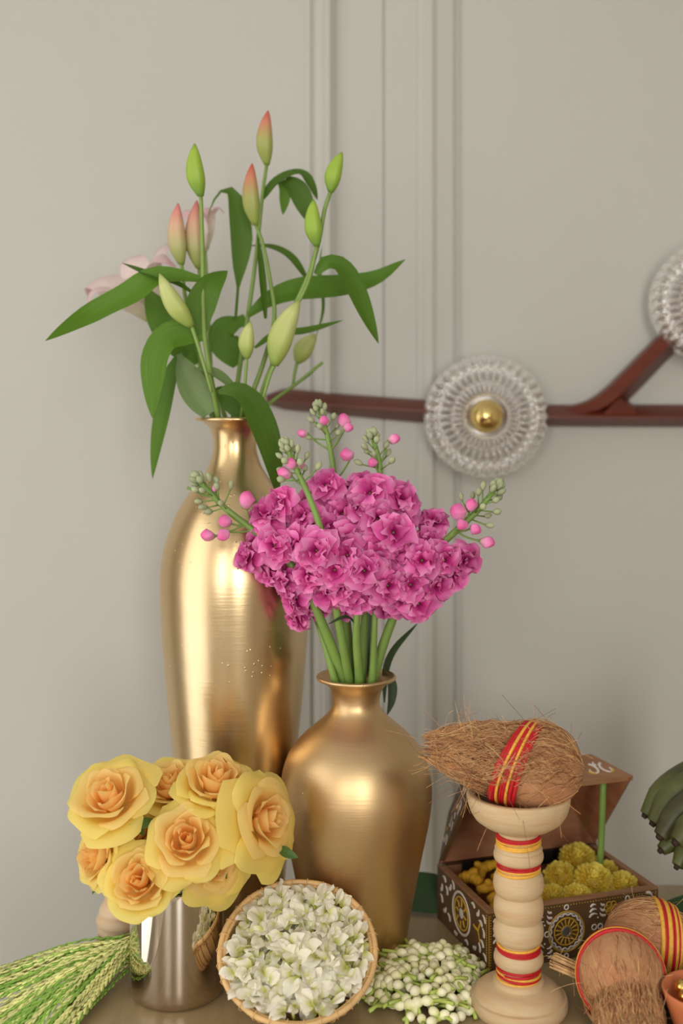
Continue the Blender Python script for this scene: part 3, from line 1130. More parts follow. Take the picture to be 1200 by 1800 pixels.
stock('upright pink stock stem in the middle with fine spread green tip', [(634, 1250, 1.51), (636, 1195, 1.50), (640, 1100, 1.49), (652, 980, 1.49), (664, 880, 1.48), (668, 830, 1.48), (664, 800, 1.48), (655, 772, 1.48)], 0.0066,
      [(650, 866, 1.45, 1.1), (704, 878, 1.46, 1.1), (638, 892, 1.44), (664, 912, 1.43), (692, 936, 1.42, 1.1), (664, 972, 1.42), (706, 915, 1.45), (636, 848, 1.48, 0.9), (626, 925, 1.44), (690, 862, 1.50, 0.9)],
      (18, 1.0), [(692, 772, 1.48, (0.9, -0.4, 0.2), 1.0), (655, 813, 1.47, (-0.3, -0.7, 0.2), 0.95)], seed=14)
stock('rightmost pink stock stem leaning out with a green-budded tip', [(640, 1250, 1.50), (655, 1195, 1.49), (678, 1120, 1.48), (712, 1040, 1.47), (758, 975, 1.46), (805, 930, 1.45), (842, 895, 1.45), (868, 862, 1.45)], 0.0075,
      [(742, 985, 1.42, 1.1), (782, 985, 1.43), (818, 985, 1.45, 0.95), (736, 1062, 1.44, 1.15), (722, 1028, 1.42), (760, 916, 1.47), (768, 1030, 1.44), (704, 1050, 1.44), (800, 1010, 1.45, 0.9), (756, 950, 1.45, 0.9), (700, 970, 1.43)],
      (21, 1.05), [(806, 900, 1.44, (-0.5, -0.5, 0.6), 1.5), (812, 922, 1.43, (-0.1, -0.9, -0.1), 1.1), (828, 888, 1.44, (0.0, -0.6, 0.5), 1.2), (835, 930, 1.43, (0.3, -0.8, -0.1), 1.1), (856, 953, 1.44, (0.8, -0.4, -0.1), 1.15)],
      [([(675, 1235, 1.53), (676, 1180, 1.53), (692, 1140, 1.53), (735, 1094, 1.53)], 10, 'stock_dark', dict(hint=(0.7, -0.7, 0))),
       ([(672, 1180, 1.555), (688, 1200, 1.56), (688, 1230, 1.56), (680, 1258, 1.56)], 9, 'stock_dark', dict(hint=FRONT))], seed=20)
stock('short front pink stock stem carrying blossoms low over the vase mouth', [(628, 1250, 1.495), (631, 1195, 1.472), (626, 1120, 1.45), (630, 1050, 1.44), (640, 985, 1.44)], 0.0070,
      [(640, 1003, 1.40, 1.05), (622, 1052, 1.44), (572, 1044, 1.44), (682, 1030, 1.41, 1.1), (664, 1000, 1.42), (650, 1045, 1.44), (600, 1030, 1.43), (610, 975, 1.41, 1.05), (596, 1062, 1.46, 0.9), (680, 1062, 1.46, 0.95)],
      None, [], [([(640, 1200, 1.54), (646, 1120, 1.54), (648, 1060, 1.54), (640, 1020, 1.53)], 14, 'stock_dark', dict(hint=FRONT)),
                 ([(632, 1110, 1.45), (610, 1085, 1.44), (575, 1098, 1.43)], 5, 'stock_dark', dict(hint=UP))], seed=27)
stock('straight pink stock stem standing right of centre at vase mouth', [(636, 1250, 1.495), (653, 1195, 1.474), (657, 1120, 1.462), (660, 1060, 1.46), (668, 1010, 1.47)], 0.0062,
      [(650, 1015, 1.48), (690, 1000, 1.48), (560, 910, 1.53), (620, 880, 1.54), (680, 890, 1.54), (720, 945, 1.53)], None, seed=33)
stock('slim pink stock stem at the left edge of vase mouth', [(606, 1250, 1.50), (588, 1195, 1.475), (572, 1140, 1.475), (556, 1090, 1.48), (540, 1050, 1.49)], 0.0058,
      [(545, 1030, 1.50), (510, 985, 1.51), (570, 1000, 1.51), (650, 950, 1.56), (600, 920, 1.57), (700, 1000, 1.55)], None, seed=38)

# ------------------------------------------------------------------ mirrored cylinder vase and roses
CYD, CYR = 1.40, 0.058
CYX = (312 - 600) / 2000.0 * CYD
cyl = thing('cylinder_vase', 'mirrored cylinder vase with faint streaks holding the yellow roses', 'vase', (CYX, CYD, TABLE))
CYT = TABLE + 0.139
m = M()
prof = [(CYR * 0.86, TABLE), (CYR * 0.94, TABLE + 0.002), (CYR * 0.985, TABLE + 0.006), (CYR, TABLE + 0.012)]
prof += [(CYR, TABLE + 0.012 + (0.139 - 0.012) * k / 10) for k in range(1, 11)]
prof += [(CYR - 0.0015, CYT + 0.001), (CYR - 0.003, CYT)]
prof += [(CYR - 0.003, CYT - 0.12)]
m.lathe(prof, 96, (CYX, CYD, 0), True, True)
part('body', m, MT['mirror'], cyl, sharp=50)


def rose_petal(kind, seed, r0, h, ha, flare, cup, lip):
    """petal of a rose about the z axis: r0 bulge radius, h height, ha half angle, flare outward at the top"""
    r = random.Random(seed)
    m = M()
    nv, nu = 10, 11
    ph, ph2 = r.uniform(0, 6), r.uniform(0, 6)
    hh = h * r.uniform(0.93, 1.07)
    G = []
    for j in range(nv):
        t = j / (nv - 1)
        rad = 0.003 + (r0 - 0.003) * math.sin(min(1, t / 0.55) * PI / 2) ** 0.9 + (flare * ((t - 0.45) / 0.55) ** 1.6 if t > 0.45 else 0)
        z = hh * (t ** 0.85)
        if t > 0.75:
            z -= lip * ((t - 0.75) / 0.25) ** 2
        wfac = 0.35 + 0.65 * math.sin(min(1, t / 0.55) * PI / 2)
        if t > 0.8:
            wfac *= 1 - 0.38 * ((t - 0.8) / 0.2) ** 1.7
        row = []
        for i in range(nu):
            u = 2 * i / (nu - 1) - 1
            th = u * ha * wfac
            edge = abs(u) ** 2
            rr = rad * (1 + cup * edge * (1 if flare <= 0 else -0.15))
            wob = 0.0018 * t * math.sin(3 * u + ph) + 0.0017 * t * t * math.sin(4.6 * u + ph2) * (0.4 + edge)
            zz = z - h * 0.16 * edge * max(0, t - 0.4)
            row.append(((rr + wob) * math.sin(th), -(rr + wob) * math.cos(th), zz + wob * 0.6))
        G.append(row)
    m.grid(G)
    return m


ROSES = []
# opening: how far the outer whorls lie back
for k, opening in enumerate((1.0, 0.74, 1.55)):
    r = random.Random(40 + k)
    ms = []
    th = 0
    specs = []
    for i in range(4):                                   # tight heart
        specs.append(('rose_in', 0.0045 + 0.0020 * i, 0.0400 + 0.0004 * i, 1.8 - 0.1 * i, -0.0026 + 0.0008 * i, 0.05, 0.0))
    for i in range(5):
        specs.append(('rose_in' if i < 4 else 'rose_mid', 0.0128 + 0.0017 * i, 0.0400 - 0.0007 * i, 1.10, 0.0002 + 0.0014 * i * opening, 0.03, 0.0010 + 0.0006 * i))
    for i in range(5):
        specs.append(('rose_mid', 0.0215 + 0.0010 * i, 0.0345 - 0.0012 * i, 0.98, (0.008 + 0.0018 * i) * opening, 0.0, 0.005 * opening))
    for i in range(6):
        specs.append(('rose_out', 0.0265 + 0.0007 * i, 0.0285 - 0.0019 * i * opening, 0.92, (0.017 + 0.0016 * i) * opening, 0.0, 0.007 * opening))
    for q, (mk, r0, h, ha, fl, cup, lip) in enumerate(specs):
        th += 2.399 if q > 3 else 2.1
        p = rose_petal(mk, r.random(), r0, h, ha, fl, cup, lip)
        R = Matrix.Rotation(th, 4, 'Z') @ Matrix.Rotation(r.uniform(-0.05, 0.05), 4, 'X')
        p.v = [tuple(R @ Vector(v)) for v in p.v]
        ms.append(p.mesh('rose_petal', MT[mk]))
    c = M()
    c.blob((0, 0, -0.012), (0, 0, 1), 0.016, 0.0085, 10, 7)
    for i in range(5):
        a = 2 * PI * i / 5
        d = np.array([math.cos(a), math.sin(a), 0])
        leaf_mesh(c, [d * 0.006 + (0, 0, -0.003), d * 0.018 + (0, 0, -0.004), d * 0.030 + (0, 0, -0.012)], 0.0045, hint=(0, 0, 1), n=8)
    ROSES.append((c.mesh('rose_calyx', MT['rose_green']), ms))

# rose: centre of the bloom in the picture, depth, facing, size, kind
roses = [
    ('large yellow rose at the upper left of the bunch', (190, 1396, 1.36), (-0.16, -0.62, 0.78), 1.16, 0),
    ('yellow rose at the back between two big blooms', (300, 1376, 1.41), (-0.05, -0.50, 0.86), 1.05, 1),
    ('yellow rose at the top of the bunch with pale cupped petals', (380, 1368, 1.385), (0.10, -0.42, 0.90), 1.12, 1),
    ('wide open lemon yellow rose at the right end of bunch', (472, 1440, 1.37), (0.78, -0.55, 0.30), 1.06, 2),
    ('peach-hearted yellow rose facing forward in the middle', (328, 1474, 1.335), (0.06, -0.80, 0.58), 1.08, 0),
    ('yellow rose facing left below the large upper left bloom', (166, 1504, 1.365), (-0.66, -0.66, 0.34), 0.88, 1),
    ('drooping yellow rose lowest in the bunch over the vase wall', (246, 1545, 1.325), (-0.10, -0.82, 0.50), 1.06, 1),
    ('small shaded orange-yellow rose deep in the bunch', (242, 1462, 1.385), (-0.10, -0.70, 0.6), 0.74, 1),
    ('yellow rose of loose petals tucked under the right bloom', (378, 1520, 1.355), (0.35, -0.60, 0.10), 0.86, 2),
]
ROSE_LEAVES = {0: [[(268, 1440, 1.36), (250, 1448, 1.345), (226, 1450, 1.335)]], 2: [[(392, 1420, 1.385), (410, 1410, 1.38), (424, 1428, 1.375)]],
               3: [[(488, 1488, 1.37), (505, 1500, 1.36), (524, 1508, 1.355)]], 4: [[(312, 1528, 1.35), (320, 1545, 1.335), (316, 1572, 1.33)]]}
for i, (lab, c, ax, s, k) in enumerate(roses):
    cpos = P(*c)
    ax = nrm(ax)
    base = cpos - ax * 0.024 * s
    foot = np.array([CYX + 0.03 * math.cos(i * 2.1), CYD + 0.03 * math.sin(i * 2.1), TABLE + 0.03])
    t = thing('rose', lab, 'rose', foot, 'yellow roses in the mirrored vase')
    cal, ms = ROSES[k]
    b = add('bloom', cal, t, TM(base - foot, ax, i * 1.3, s))
    for me in ms:
        add('petal', me, b)
    rimp = np.array([CYX + 0.7 * (base[0] - CYX), CYD + 0.7 * (base[1] - CYD), CYT + 0.012])
    rr = rimp[:2] - (CYX, CYD)
    if np.linalg.norm(rr) > CYR * 0.75:
        rimp[:2] = np.array((CYX, CYD)) + rr / np.linalg.norm(rr) * CYR * 0.75
    m = M()
    m.tube(spline([foot, rimp, base - ax * 0.03, base - ax * 0.008], 16), 0.0026, 7)
    part('stem', m, MT['rose_green'], t)
    for lpx in ROSE_LEAVES.get(i, ()):
        m = M()
        leaf_mesh(m, [P(*q) for q in lpx], 0.0065, hint=(0.2, -0.8, 0.5), n=10)
        part('leaf', m, MT['rose_green'], t)
    for q in range(2):
        lp = base - ax * 0.012 * s
        dr = nrm(np.array([math.cos(i * 1.7 + q * 2.5), -0.5, math.sin(i * 1.1 + q * 2) * 0.5 - 0.35]))
        m = M()
        leaf_mesh(m, [lp, lp + dr * 0.022, lp + dr * 0.042 + (0, 0, -0.008)], 0.009, hint=(0, -0.5, 0.9), n=9)
        part('leaf', m, MT['rose_green'], t)

# ------------------------------------------------------------------ cane basket with white petals
BT = math.radians(32)
BC = np.array([(523 - 600) / 2000.0 * 1.350, 1.350, TABLE + 0.0725])
BR = 0.0918
BN = np.array([0, -math.sin(BT), math.cos(BT)])
BE1 = np.array([1.0, 0, 0])
BE2 = np.array([0, math.cos(BT), math.sin(BT)])


def bpt(r, th, z):
    return BC + BE1 * r * math.cos(th) + BE2 * r * math.sin(th) + BN * z


bk = thing('basket', 'round shallow cane basket tilted forward against the short gold vase', 'basket', (BC[0], BC[1], TABLE))
bprof = [(BR * 0.965, -0.002), (BR * 0.95, -0.012), (BR * 0.90, -0.024), (BR * 0.80, -0.035), (BR * 0.66, -0.042), (BR * 0.30, -0.044), (0.004, -0.044)]
m = M()
m.grid([[bpt(r, 2 * PI * i / 64, z) for i in range(64)] for r, z in bprof], True)
m.grid([[bpt(r - 0.002, 2 * PI * i / 64, z + 0.002) for i in range(64)] for r, z in bprof[:-1] + [(0.006, -0.044)]], True)
part('bowl', m, MT['cane'], bk)
for k in range(36):                                    # upright cane ribs, inside and out
    th = 2 * PI * k / 36
    m = M()
    m.tube(spline([bpt(r + 0.0012, th, z) for r, z in bprof[:5]], 10), 0.0016, 5)
    part('rib', m, MT['cane'], bk)
for (dr, dz, rr) in ((0.0015, 0.001, 0.0035), (-0.0030, -0.0015, 0.0026)):
    m = M()
    m.loop([bpt(BR * (0.985) + dr, 2 * PI * i / 80, dz + 0.0006 * math.sin(i * 0.9)) for i in range(80)], rr, 8)
    part('rim_cane', m, MT['cane'], bk, label='round cane rim hoop')
m = M()
for q in range(30):
    th = 2 * PI * q / 30
    lp = [bpt(BR * 0.985 + 0.0062 * math.cos(a), th + 0.02 * a / 6, 0.0062 * math.sin(a)) for a in np.linspace(0, 2 * PI, 9)[:-1]]
    m.loop(lp, 0.0006, 4)
part('binding', m, MT['cane'], bk, stuff=True)


def mound(r):
    return 0.006 * (1 - (r / BR) ** 2) - 0.0055


def floret(kind, seed):
    r = random.Random(seed)
    m = M()
    n = {0: 1, 1: 2, 2: 4, 3: 1, 4: 3}[kind]
    for q in range(n):
        L = r.uniform(0.015, 0.020) * (0.85 if kind == 2 else 1)
        W = r.uniform(0.0060, 0.0088) if kind != 3 else 0.003
        pm = stock_petal(L, W, r.uniform(0.2, 1.3), 0.12, r.random())
        el = r.uniform(-0.1, 0.35) if n == 1 else r.uniform(0.25, 0.7)
        petal_at(pm, (2 * PI * q / max(n, 1)) * (1 if kind == 2 else 0.35) + r.uniform(-0.3, 0.3), el, 0.0006, 0)
        b = len(m.v)
        m.v += pm.v
        m.uv += pm.uv
        m.f += [tuple(b + i for i in f) for f in pm.f]
    if kind in (2, 4):
        m.tube([(0, 0, 0.001), (0, 0.001, -0.010)], [0.0018, 0.0010], 6)
        for i in range(12):
            m.uv[-1 - i] = (0, 0.05)
    return m


FLOR = [floret((0, 1, 0, 3, 4, 0, 1, 2, 0, 1, 0, 4)[k], 300 + k).mesh('white_petal', MT['white_petal']) for k in range(12)]
PLAB = 'loose white flower petal with greenish base heaped in the cane basket'
for i in range(290):
    rr = BR * 0.875 * math.sqrt((i + 0.5) / 290)
    th = i * 2.39996
    rr += random.uniform(-0.003, 0.003)
    th += random.uniform(-0.1, 0.1)
    c = bpt(min(rr, BR * 0.875), th, mound(rr) + random.uniform(0.0, 0.008))
    inw = -(BE1 * math.cos(th) + BE2 * math.sin(th)) * 0.35 * (rr / BR) ** 3
    tilt = nrm(BN + inw + rng.normal(0, 0.5, 3))
    o = add('white_petal', FLOR[random.randrange(12)], None, TM(c, tilt, random.uniform(0, 2 * PI), random.uniform(0.95, 1.3)))
    tag(o, PLAB, 'petal', 'white petals in the basket')
# the petals below the visible layer
m = M()
for i in range(420):
    rr = BR * 0.80 * math.sqrt(random.random())
    th = random.uniform(0, 2 * PI)
    f = floret(0, i)
    R = TM(bpt(rr, th, mound(rr) - random.uniform(0.002, 0.010)), nrm(BN + rng.normal(0, 0.35, 3)), random.uniform(0, 6))
    b = len(m.v)
    m.v += [tuple(R @ Vector(v)) for v in f.v]
    m.uv += f.uv
    m.f += [tuple(b + k for k in q) for q in f.f]
bed = single('petal_bed', m, MT['white_petal'], 'white petals packed beneath the top layer in the cane basket', 'petals')
bed['kind'] = 'stuff'
o = add('white_petal', FLOR[3], None, TM(P(598, 1786, 1.303) * (1, 1, 0) + (0, 0, TABLE + 0.004), (0.1, -0.2, 1), -1.1, 1.2))
tag(o, 'single narrow white petal fallen on the table below the basket', 'petal')

# ------------------------------------------------------------------ heap of jasmine buds
bulb = M()
bulb.blob((0, 0, 0), (0, 1, 0), 0.0130, 0.0049, 10, 9, lambda t: (0.30 + 0.70 * math.sin(min(1, t / 0.55) * PI / 2)) if t < 0.55 else max(0.05, max(0.0, math.cos((t - 0.55) / 0.45 * PI / 2)) ** 0.55))
BULB = bulb.mesh('jasmine_bud', MT['jasmine'])
st = M()
st.tube([(0, 0.002, 0), (0.0004, -0.006, 0.0004), (0.001, -0.014, 0)], [0.0022, 0.0016, 0.0019], 6)
STALK = st.mesh('jasmine_stalk', MT['jasmine_stalk'])


def table_pt(px, py, z=0.0):
    d = (0.704 - z) * 2000.0 / (py - 735.0)
    return np.array([(px - 600) / 2000.0 * d, d, TABLE + z])


JC = (0.098, 1.395)
JL = 'tiny cream jasmine bud with green stalk in the heap before the short vase'
cnt = 0
tries = 0
# heap outline on the table (world x, y) from the picture
outl = np.array([table_pt(x, y)[:2] for x, y in ((634, 1748), (660, 1702), (700, 1680), (760, 1676), (820, 1682), (846, 1708), (836, 1745), (828, 1790), (800, 1806), (745, 1806), (690, 1790), (650, 1770))])


def inside(p, poly):
    c = False
    j = len(poly) - 1
    for i in range(len(poly)):
        if ((poly[i][1] > p[1]) != (poly[j][1] > p[1])) and (p[0] < (poly[j][0] - poly[i][0]) * (p[1] - poly[i][1]) / (poly[j][1] - poly[i][1]) + poly[i][0]):
            c = not c
        j = i
    return c


def edge_dist(p, poly):
    b = 9
    for i in range(len(poly)):
        a, q = poly[i], poly[(i + 1) % len(poly)]
        t = max(0, min(1, np.dot(p - a, q - a) / np.dot(q - a, q - a)))
        b = min(b, np.linalg.norm(p - a - t * (q - a)))
    return b


placed = []
while cnt < 215 and tries < 20000:
    tries += 1
    p = np.array([random.uniform(outl[:, 0].min(), outl[:, 0].max()), random.uniform(outl[:, 1].min(), outl[:, 1].max())])
    if not inside(p, outl):
        continue
    e = edge_dist(p, outl)
    top = 0.006 + min(0.020, e * 0.65) * random.uniform(0.75, 1.12)
    z = top if random.random() < 0.75 else random.uniform(0.006, top)
    q = np.array([p[0], p[1], TABLE + z])
    if placed and np.min(np.linalg.norm(np.array(placed) - q, axis=1)) < 0.0086:
        continue
    placed.append(q)
    az = random.uniform(0, 2 * PI)
    el = random.uniform(-0.15, 0.45) if z > 0.009 else random.uniform(0, 0.15)
    M4 = Matrix.Translation(Vector(q)) @ Matrix.Rotation(az, 4, 'Z') @ Matrix.Rotation(el, 4, 'X') @ Matrix.Scale(random.uniform(1.05, 1.4), 4) @ Matrix.Translation((0, -0.005, 0))
    o = add('jasmine_bud', BULB, None, M4)
    tag(o, JL, 'flower bud', 'jasmine buds heaped on the table')
    add('stalk', STALK, o)
    cnt += 1
m = M()
for q in range(5):
    a = q * 1.3
    c = table_pt(697, 1698, 0.020)
    leaf_mesh(m, [c, c + np.array([math.cos(a), math.sin(a), 0.6]) * 0.004, c + np.array([math.cos(a), math.sin(a), 0.5]) * 0.008], 0.002, n=5)
single('flower_scrap', m, MT['orange'], 'small orange flower scrap lying on the jasmine heap', 'petal')

# ------------------------------------------------------------------ turned wooden candlestick
KD = 1.36
KX = (911 - 600) / 2000.0 * KD
cs = thing('candlestick', 'turned pale wooden candlestick wound with red and yellow thread', 'candlestick', (KX, KD, TABLE))


def zc(y):
    return TABLE + (1770 - y) / 1470.6


def bead(y0, y1, rmax, rmin, n=9):
    out = []
    for k in range(n):
        t = k / (n - 1)
        out.append((rmin + (rmax - rmin) * max(0.0, math.sin(PI * t)) ** 0.55, zc(y0) + (zc(y1) - zc(y0)) * t))
    return out


m = M()
m.lathe([(0.0560, TABLE), (0.0580, TABLE + 0.003), (0.0588, TABLE + 0.009), (0.0570, TABLE + 0.015), (0.0550, TABLE + 0.0155), (0.0535, TABLE + 0.0160), (0.0505, TABLE + 0.0215), (0.0450, TABLE + 0.0255), (0.0380, TABLE + 0.0282), (0.0318, TABLE + 0.0292), (0.0306, TABLE + 0.0300), (0.0304, TABLE + 0.0340), (0.0290, TABLE + 0.0358), (0.0258, TABLE + 0.0366), (0.0245, TABLE + 0.0380)], 64, (KX, KD, 0), True, True)
part('base', m, MT['candle_wood'], cs, sharp=40)
m = M()
prof = [(0.0245, TABLE + 0.037), (0.0243, zc(1697))]
for y0, y1, rm, rn in ((1696, 1668, 0.0297, 0.0240), ):
    prof += bead(y0, y1, rm, rn)
prof += [(0.0240, zc(1660)), (0.0240, zc(1654))]
prof += bead(1653, 1615, 0.0298, 0.0255)
prof += bead(1614, 1572, 0.0298, 0.0255)
prof += bead(1571, 1531, 0.0302, 0.0250)
prof += [(0.0240, zc(1528)), (0.0240, zc(1513))]
prof += bead(1512, 1492, 0.0298, 0.0265)[:-2] + bead(1496, 1484, 0.0285, 0.0245)[2:]
prof += [(0.0243, zc(1480)), (0.0245, zc(1462)), (0.0255, zc(1458))]
m.lathe(prof, 56, (KX, KD, 0), True, True)
part('shaft', m, MT['candle_wood'], cs, sharp=45)
m = M()
m.lathe([(0.0255, zc(1459)), (0.030, zc(1456)), (0.0325, zc(1452)), (0.0425, zc(1447)), (0.0520, zc(1437)), (0.0575, zc(1424)), (0.0605, zc(1410)), (0.0615, zc(1398)), (0.0608, zc(1394.5)), (0.0590, zc(1393)), (0.0535, zc(1393.5)), (0.0515, zc(1396))], 64, (KX, KD, 0), True, False)
di = part('dish', m, MT['candle_wood'], cs, sharp=45)
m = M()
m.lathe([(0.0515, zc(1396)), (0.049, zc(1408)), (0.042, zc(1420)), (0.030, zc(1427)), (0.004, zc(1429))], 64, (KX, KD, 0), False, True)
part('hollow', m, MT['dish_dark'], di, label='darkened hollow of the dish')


def wind(parent, y0, y1, rad, spec, seed):
    r = random.Random(seed)
    n = len(spec)
    for k, c in enumerate(spec):
        z = zc(y0) + (zc(y1) - zc(y0)) * (k + 0.5) / n
        ph = r.uniform(0, 6)
        amp = 0.0016
        m = M()
        nn = 44
        m.loop([(KX + rad * math.cos(a), KD + rad * math.sin(a), z + amp * math.sin(a + ph)) for a in np.linspace(0, 2 * PI, nn, endpoint=False)], abs(zc(y1) - zc(y0)) / n * 0.72, 6)
        part('red_thread' if c == 'r' else 'yellow_thread', m, MT['thread_red' if c == 'r' else 'thread_yellow'], parent, label='bright red thread winding' if c == 'r' else 'golden yellow thread winding')


wind(cs, 1716, 1697, 0.0250, 'yryrr', 1)
wind(cs, 1668, 1654, 0.0248, 'rrry', 2)
wind(cs, 1530, 1514, 0.0246, 'yyrr', 3)
wind(cs, 1484, 1463, 0.0250, 'yyyrr', 4)


# ------------------------------------------------------------------ coconuts
def coconut(name, label, c, axis, r, stretch, tail_len, tail_r, bands, nfib, seed, cover, droop=(0, 0, 0), strays=60, tail_start=0.3, frizz=1.0, tail_w=None, flat=1.0):
    """axis points from the nut towards its fibre tail; cover(s, th) gives how hairy the shell is there"""
    r_ = random.Random(seed)
    a, e1, e2 = frame_of(axis)
    c = np.asarray(c, float)
    Lh = r * stretch
    t = thing(name, label, 'coconut', (c[0], c[1], c[2] - r))

    def rad_dir(d):
        k = np.dot(d, a)
        return 1.0 / math.sqrt((k / Lh) ** 2 + max(0, 1 - k * k) / r ** 2)
    # shell
    m = M()
    n, k = 36, 25
    G = []
    for j in range(k):
        s = -1 + 2 * j / (k - 1)
        rr = r * math.sqrt(max(0.0004, 1 - s * s))
        if s < -0.6:
            rr *= 1 - 0.12 * (-s - 0.6) / 0.4
        G.append([c + a * s * Lh + rr * (1 + 0.015 * math.sin(3 * 2 * PI * i / n + s * 3)) * (e1 * math.cos(2 * PI * i / n) + e2 * math.sin(2 * PI * i / n)) for i in range(n)])
    b = m.grid(G, True)
    m.f.append(tuple(b + i for i in reversed(range(n))))
    m.f.append(tuple(b + (k - 1) * n + i for i in range(n)))
    part('shell', m, MT['shell'], t)
    droop = np.asarray(droop, float)

    def env(s):
        """envelope radius of the husk at axial distance s from the centre"""
        body = r * math.sqrt(max(0, 1 - (s / Lh) ** 2)) if abs(s) < Lh else 0
        if s > tail_start * Lh:
            f = min(1.0, (s - tail_start * Lh) / (tail_len - tail_start * Lh))
            b0 = r * math.sqrt(1 - tail_start ** 2)
            tl = b0 * (1 - f ** 1.45) + tail_r * f ** 1.45
            return max(body, tl)
        return body

    def lump(s, th):
        k = max(0.0, min(1.0, (s / Lh - tail_start) / 0.5))
        return 1 + k * frizz * (0.022 * math.sin(3 * th + 1.0 + 12 * s) + 0.020 * math.sin(5 * th + 45 * s))

    def centre(s):
        f = max(0, (s - tail_start * Lh) / (tail_len - tail_start * Lh))
        return c + a * s + droop * f * f
    # solid core of the tail
    if tail_len > Lh:
        m = M()
        ss = np.linspace(tail_start * Lh, tail_len * 0.92, 12)
        G = [[centre(s) + env(s) * 0.86 * (e1 * math.cos(2 * PI * i / 20) + e2 * flat * math.sin(2 * PI * i / 20)) * lump(s, 2 * PI * i / 20) for i in range(20)] for s in ss]
        b = m.grid(G, True)
        m.f.append(tuple(b + 11 * 20 + i for i in range(20)))
        part('husk', m, MT['fibre_dark'], t)
    # fibres, in three tones
    mm = {'fibre': M(), 'fibre_light': M(), 'fibre_dark': M()}
    made = 0
    guard = 0
    while made < nfib and guard < nfib * 8:
        guard += 1
        th = r_.uniform(0, 2 * PI)
        s0 = r_.uniform(-0.97 * Lh, tail_len * 0.75)
        if r_.random() > cover(s0 / Lh, th):
            continue
        ln = r_.uniform(0.5, 1.5) * r
        s1 = min(s0 + ln, tail_len * r_.uniform(0.86, 1.06)) if s0 < tail_len * 0.8 else tail_len
        if s1 - s0 < 0.01:
            continue
        pts = []
        dth = r_.gauss(0, 0.28 * frizz ** 0.6)
        lift = abs(r_.gauss(0, 0.025)) * frizz
        cu, cf, cp = abs(r_.gauss(0, 0.05)) * frizz, r_.uniform(2, 7), r_.uniform(0, 6)
        nn = 8
        for q in range(nn):
            f = q / (nn - 1)
            s = s0 + (s1 - s0) * f
            rr = max(env(s), 0.004) * (1.005 + lift * math.sin(PI * f) + (0.05 * frizz * f * r_.random() if s > Lh * 0.8 else 0))
            if s > Lh * 0.5:
                rr *= 1 - 0.5 * r_.random() * 0.15
            ang = th + dth * f * (1.0 if s > 0.3 * Lh else 0.35) + r_.gauss(0, 0.02) + cu * math.sin(cf * f + cp)
            fl = flat if s > tail_start * Lh else 1.0
            rr *= lump(s, ang)
            pts.append(centre(s) + rr * (e1 * math.cos(ang) + e2 * fl * math.sin(ang)))
        key = r_.choices(['fibre', 'fibre_light', 'fibre_dark'], [5, 3, 2])[0]
        w = r_.uniform(0.00022, 0.00050)
        mm[key].tube(np.array(pts), np.linspace(w, w * 0.6, nn), 3, False)
        made += 1
    for q in range(strays):                      # loose hairs standing off
        th = r_.uniform(0, 2 * PI)
        s0 = r_.uniform(-0.8 * Lh, tail_len)
        p = centre(s0) + max(env(s0), 0.004) * (e1 * math.cos(th) + e2 * math.sin(th))
        out = nrm(p - centre(s0)) * r_.uniform(0.2, 0.9) + a * r_.uniform(-0.8, 1.2) + np.array([r_.gauss(0, .4), r_.gauss(0, .4), r_.gauss(0, .4)])
        ln = r_.uniform(0.25, 0.55 + 0.2 * frizz) * r
        bend = np.array([r_.gauss(0, .5), r_.gauss(0, .5), r_.gauss(0, .5) - 0.2])
        pts = [p + nrm(out) * ln * f + bend * ln * f * f * 0.5 for f in np.linspace(0, 1, 7)]
        pts = [np.array((x, y, max(z, TABLE + 0.002))) for x, y, z in pts]
        mm[r_.choice(['fibre', 'fibre_light', 'fibre_dark'])].tube(np.array(pts), 0.00026, 3, False)
    for key, q in mm.items():
        if q.v:
            part('husk_fibre', q, MT[key], t, stuff=True)
    # thread bands
    for (bax, s0, w, spec, wob) in bands:
        ba, f1, f2 = frame_of(bax)
        ns = len(spec)
        for k, ch in enumerate(spec):
            sk = s0 + w * ((k + 0.5) / ns - 0.5)
            ph = r_.uniform(0, 6)
            lp = []
            for th in np.linspace(0, 2 * PI, 64, endpoint=False):
                so = sk + wob * math.sin(th + ph) * w
                d = nrm(ba * so + f1 * math.cos(th) + f2 * math.sin(th))
                kk = np.dot(d, a)
                rr = rad_dir(d)
                sa = kk * rr
                pr = math.sqrt(max(0, 1 - kk * kk)) * rr
                e_ = env(sa)
                if e_ > pr:
                    rr *= min(e_ / max(pr, 1e-6), 1.25)
                lp.append(c + d * (rr * 1.018 + (0.0006 if ch == 'y' else 0.0)))
            m = M()
            m.loop(lp, r * w / ns * 1.0, 6)
            part('red_thread' if ch == 'r' else 'yellow_thread', m, MT['thread_red' if ch == 'r' else 'thread_yellow'], t)
    return t


KA = nrm(P(745, 1318, 1.36) - P(930, 1352, 1.36))
c1 = P(938, 1348, 1.355)
coconut('coconut', 'fibrous brown coconut with red thread band resting on the wooden candlestick', c1, KA, 0.0500, 1.18, 0.132, 0.015,
        [(nrm(KA + np.array([0.0, 0.42, 0.14])), 0.30, 0.50, 'rrrryrrryrrr', 0.03)], 2300, 3,
        lambda s, th: 1.0 if s > 0.45 else (0.9 if math.sin(th) > 0.12 + 0.25 * s else 0.05), strays=190, tail_start=0.18, flat=0.92, frizz=2.9)
c2 = P(1090, 1714, 1.32)
coconut('coconut', 'coconut ringed by red thread with its fibre tuft hanging toward the viewer', c2, (-0.02, -0.84, -0.54), 0.0485, 1.05, 0.100, 0.033,
        [((-0.16, -0.93, 0.26), 0.10, 0.20, 'rryr', 0.05)], 1300, 5,
        lambda s, th: 1.0 if s > 0.5 else (0.25 if s > 0.1 else 0.08), strays=70, tail_start=0.55, droop=(0, 0, 0.0))
c3 = P(1142, 1650, 1.405)
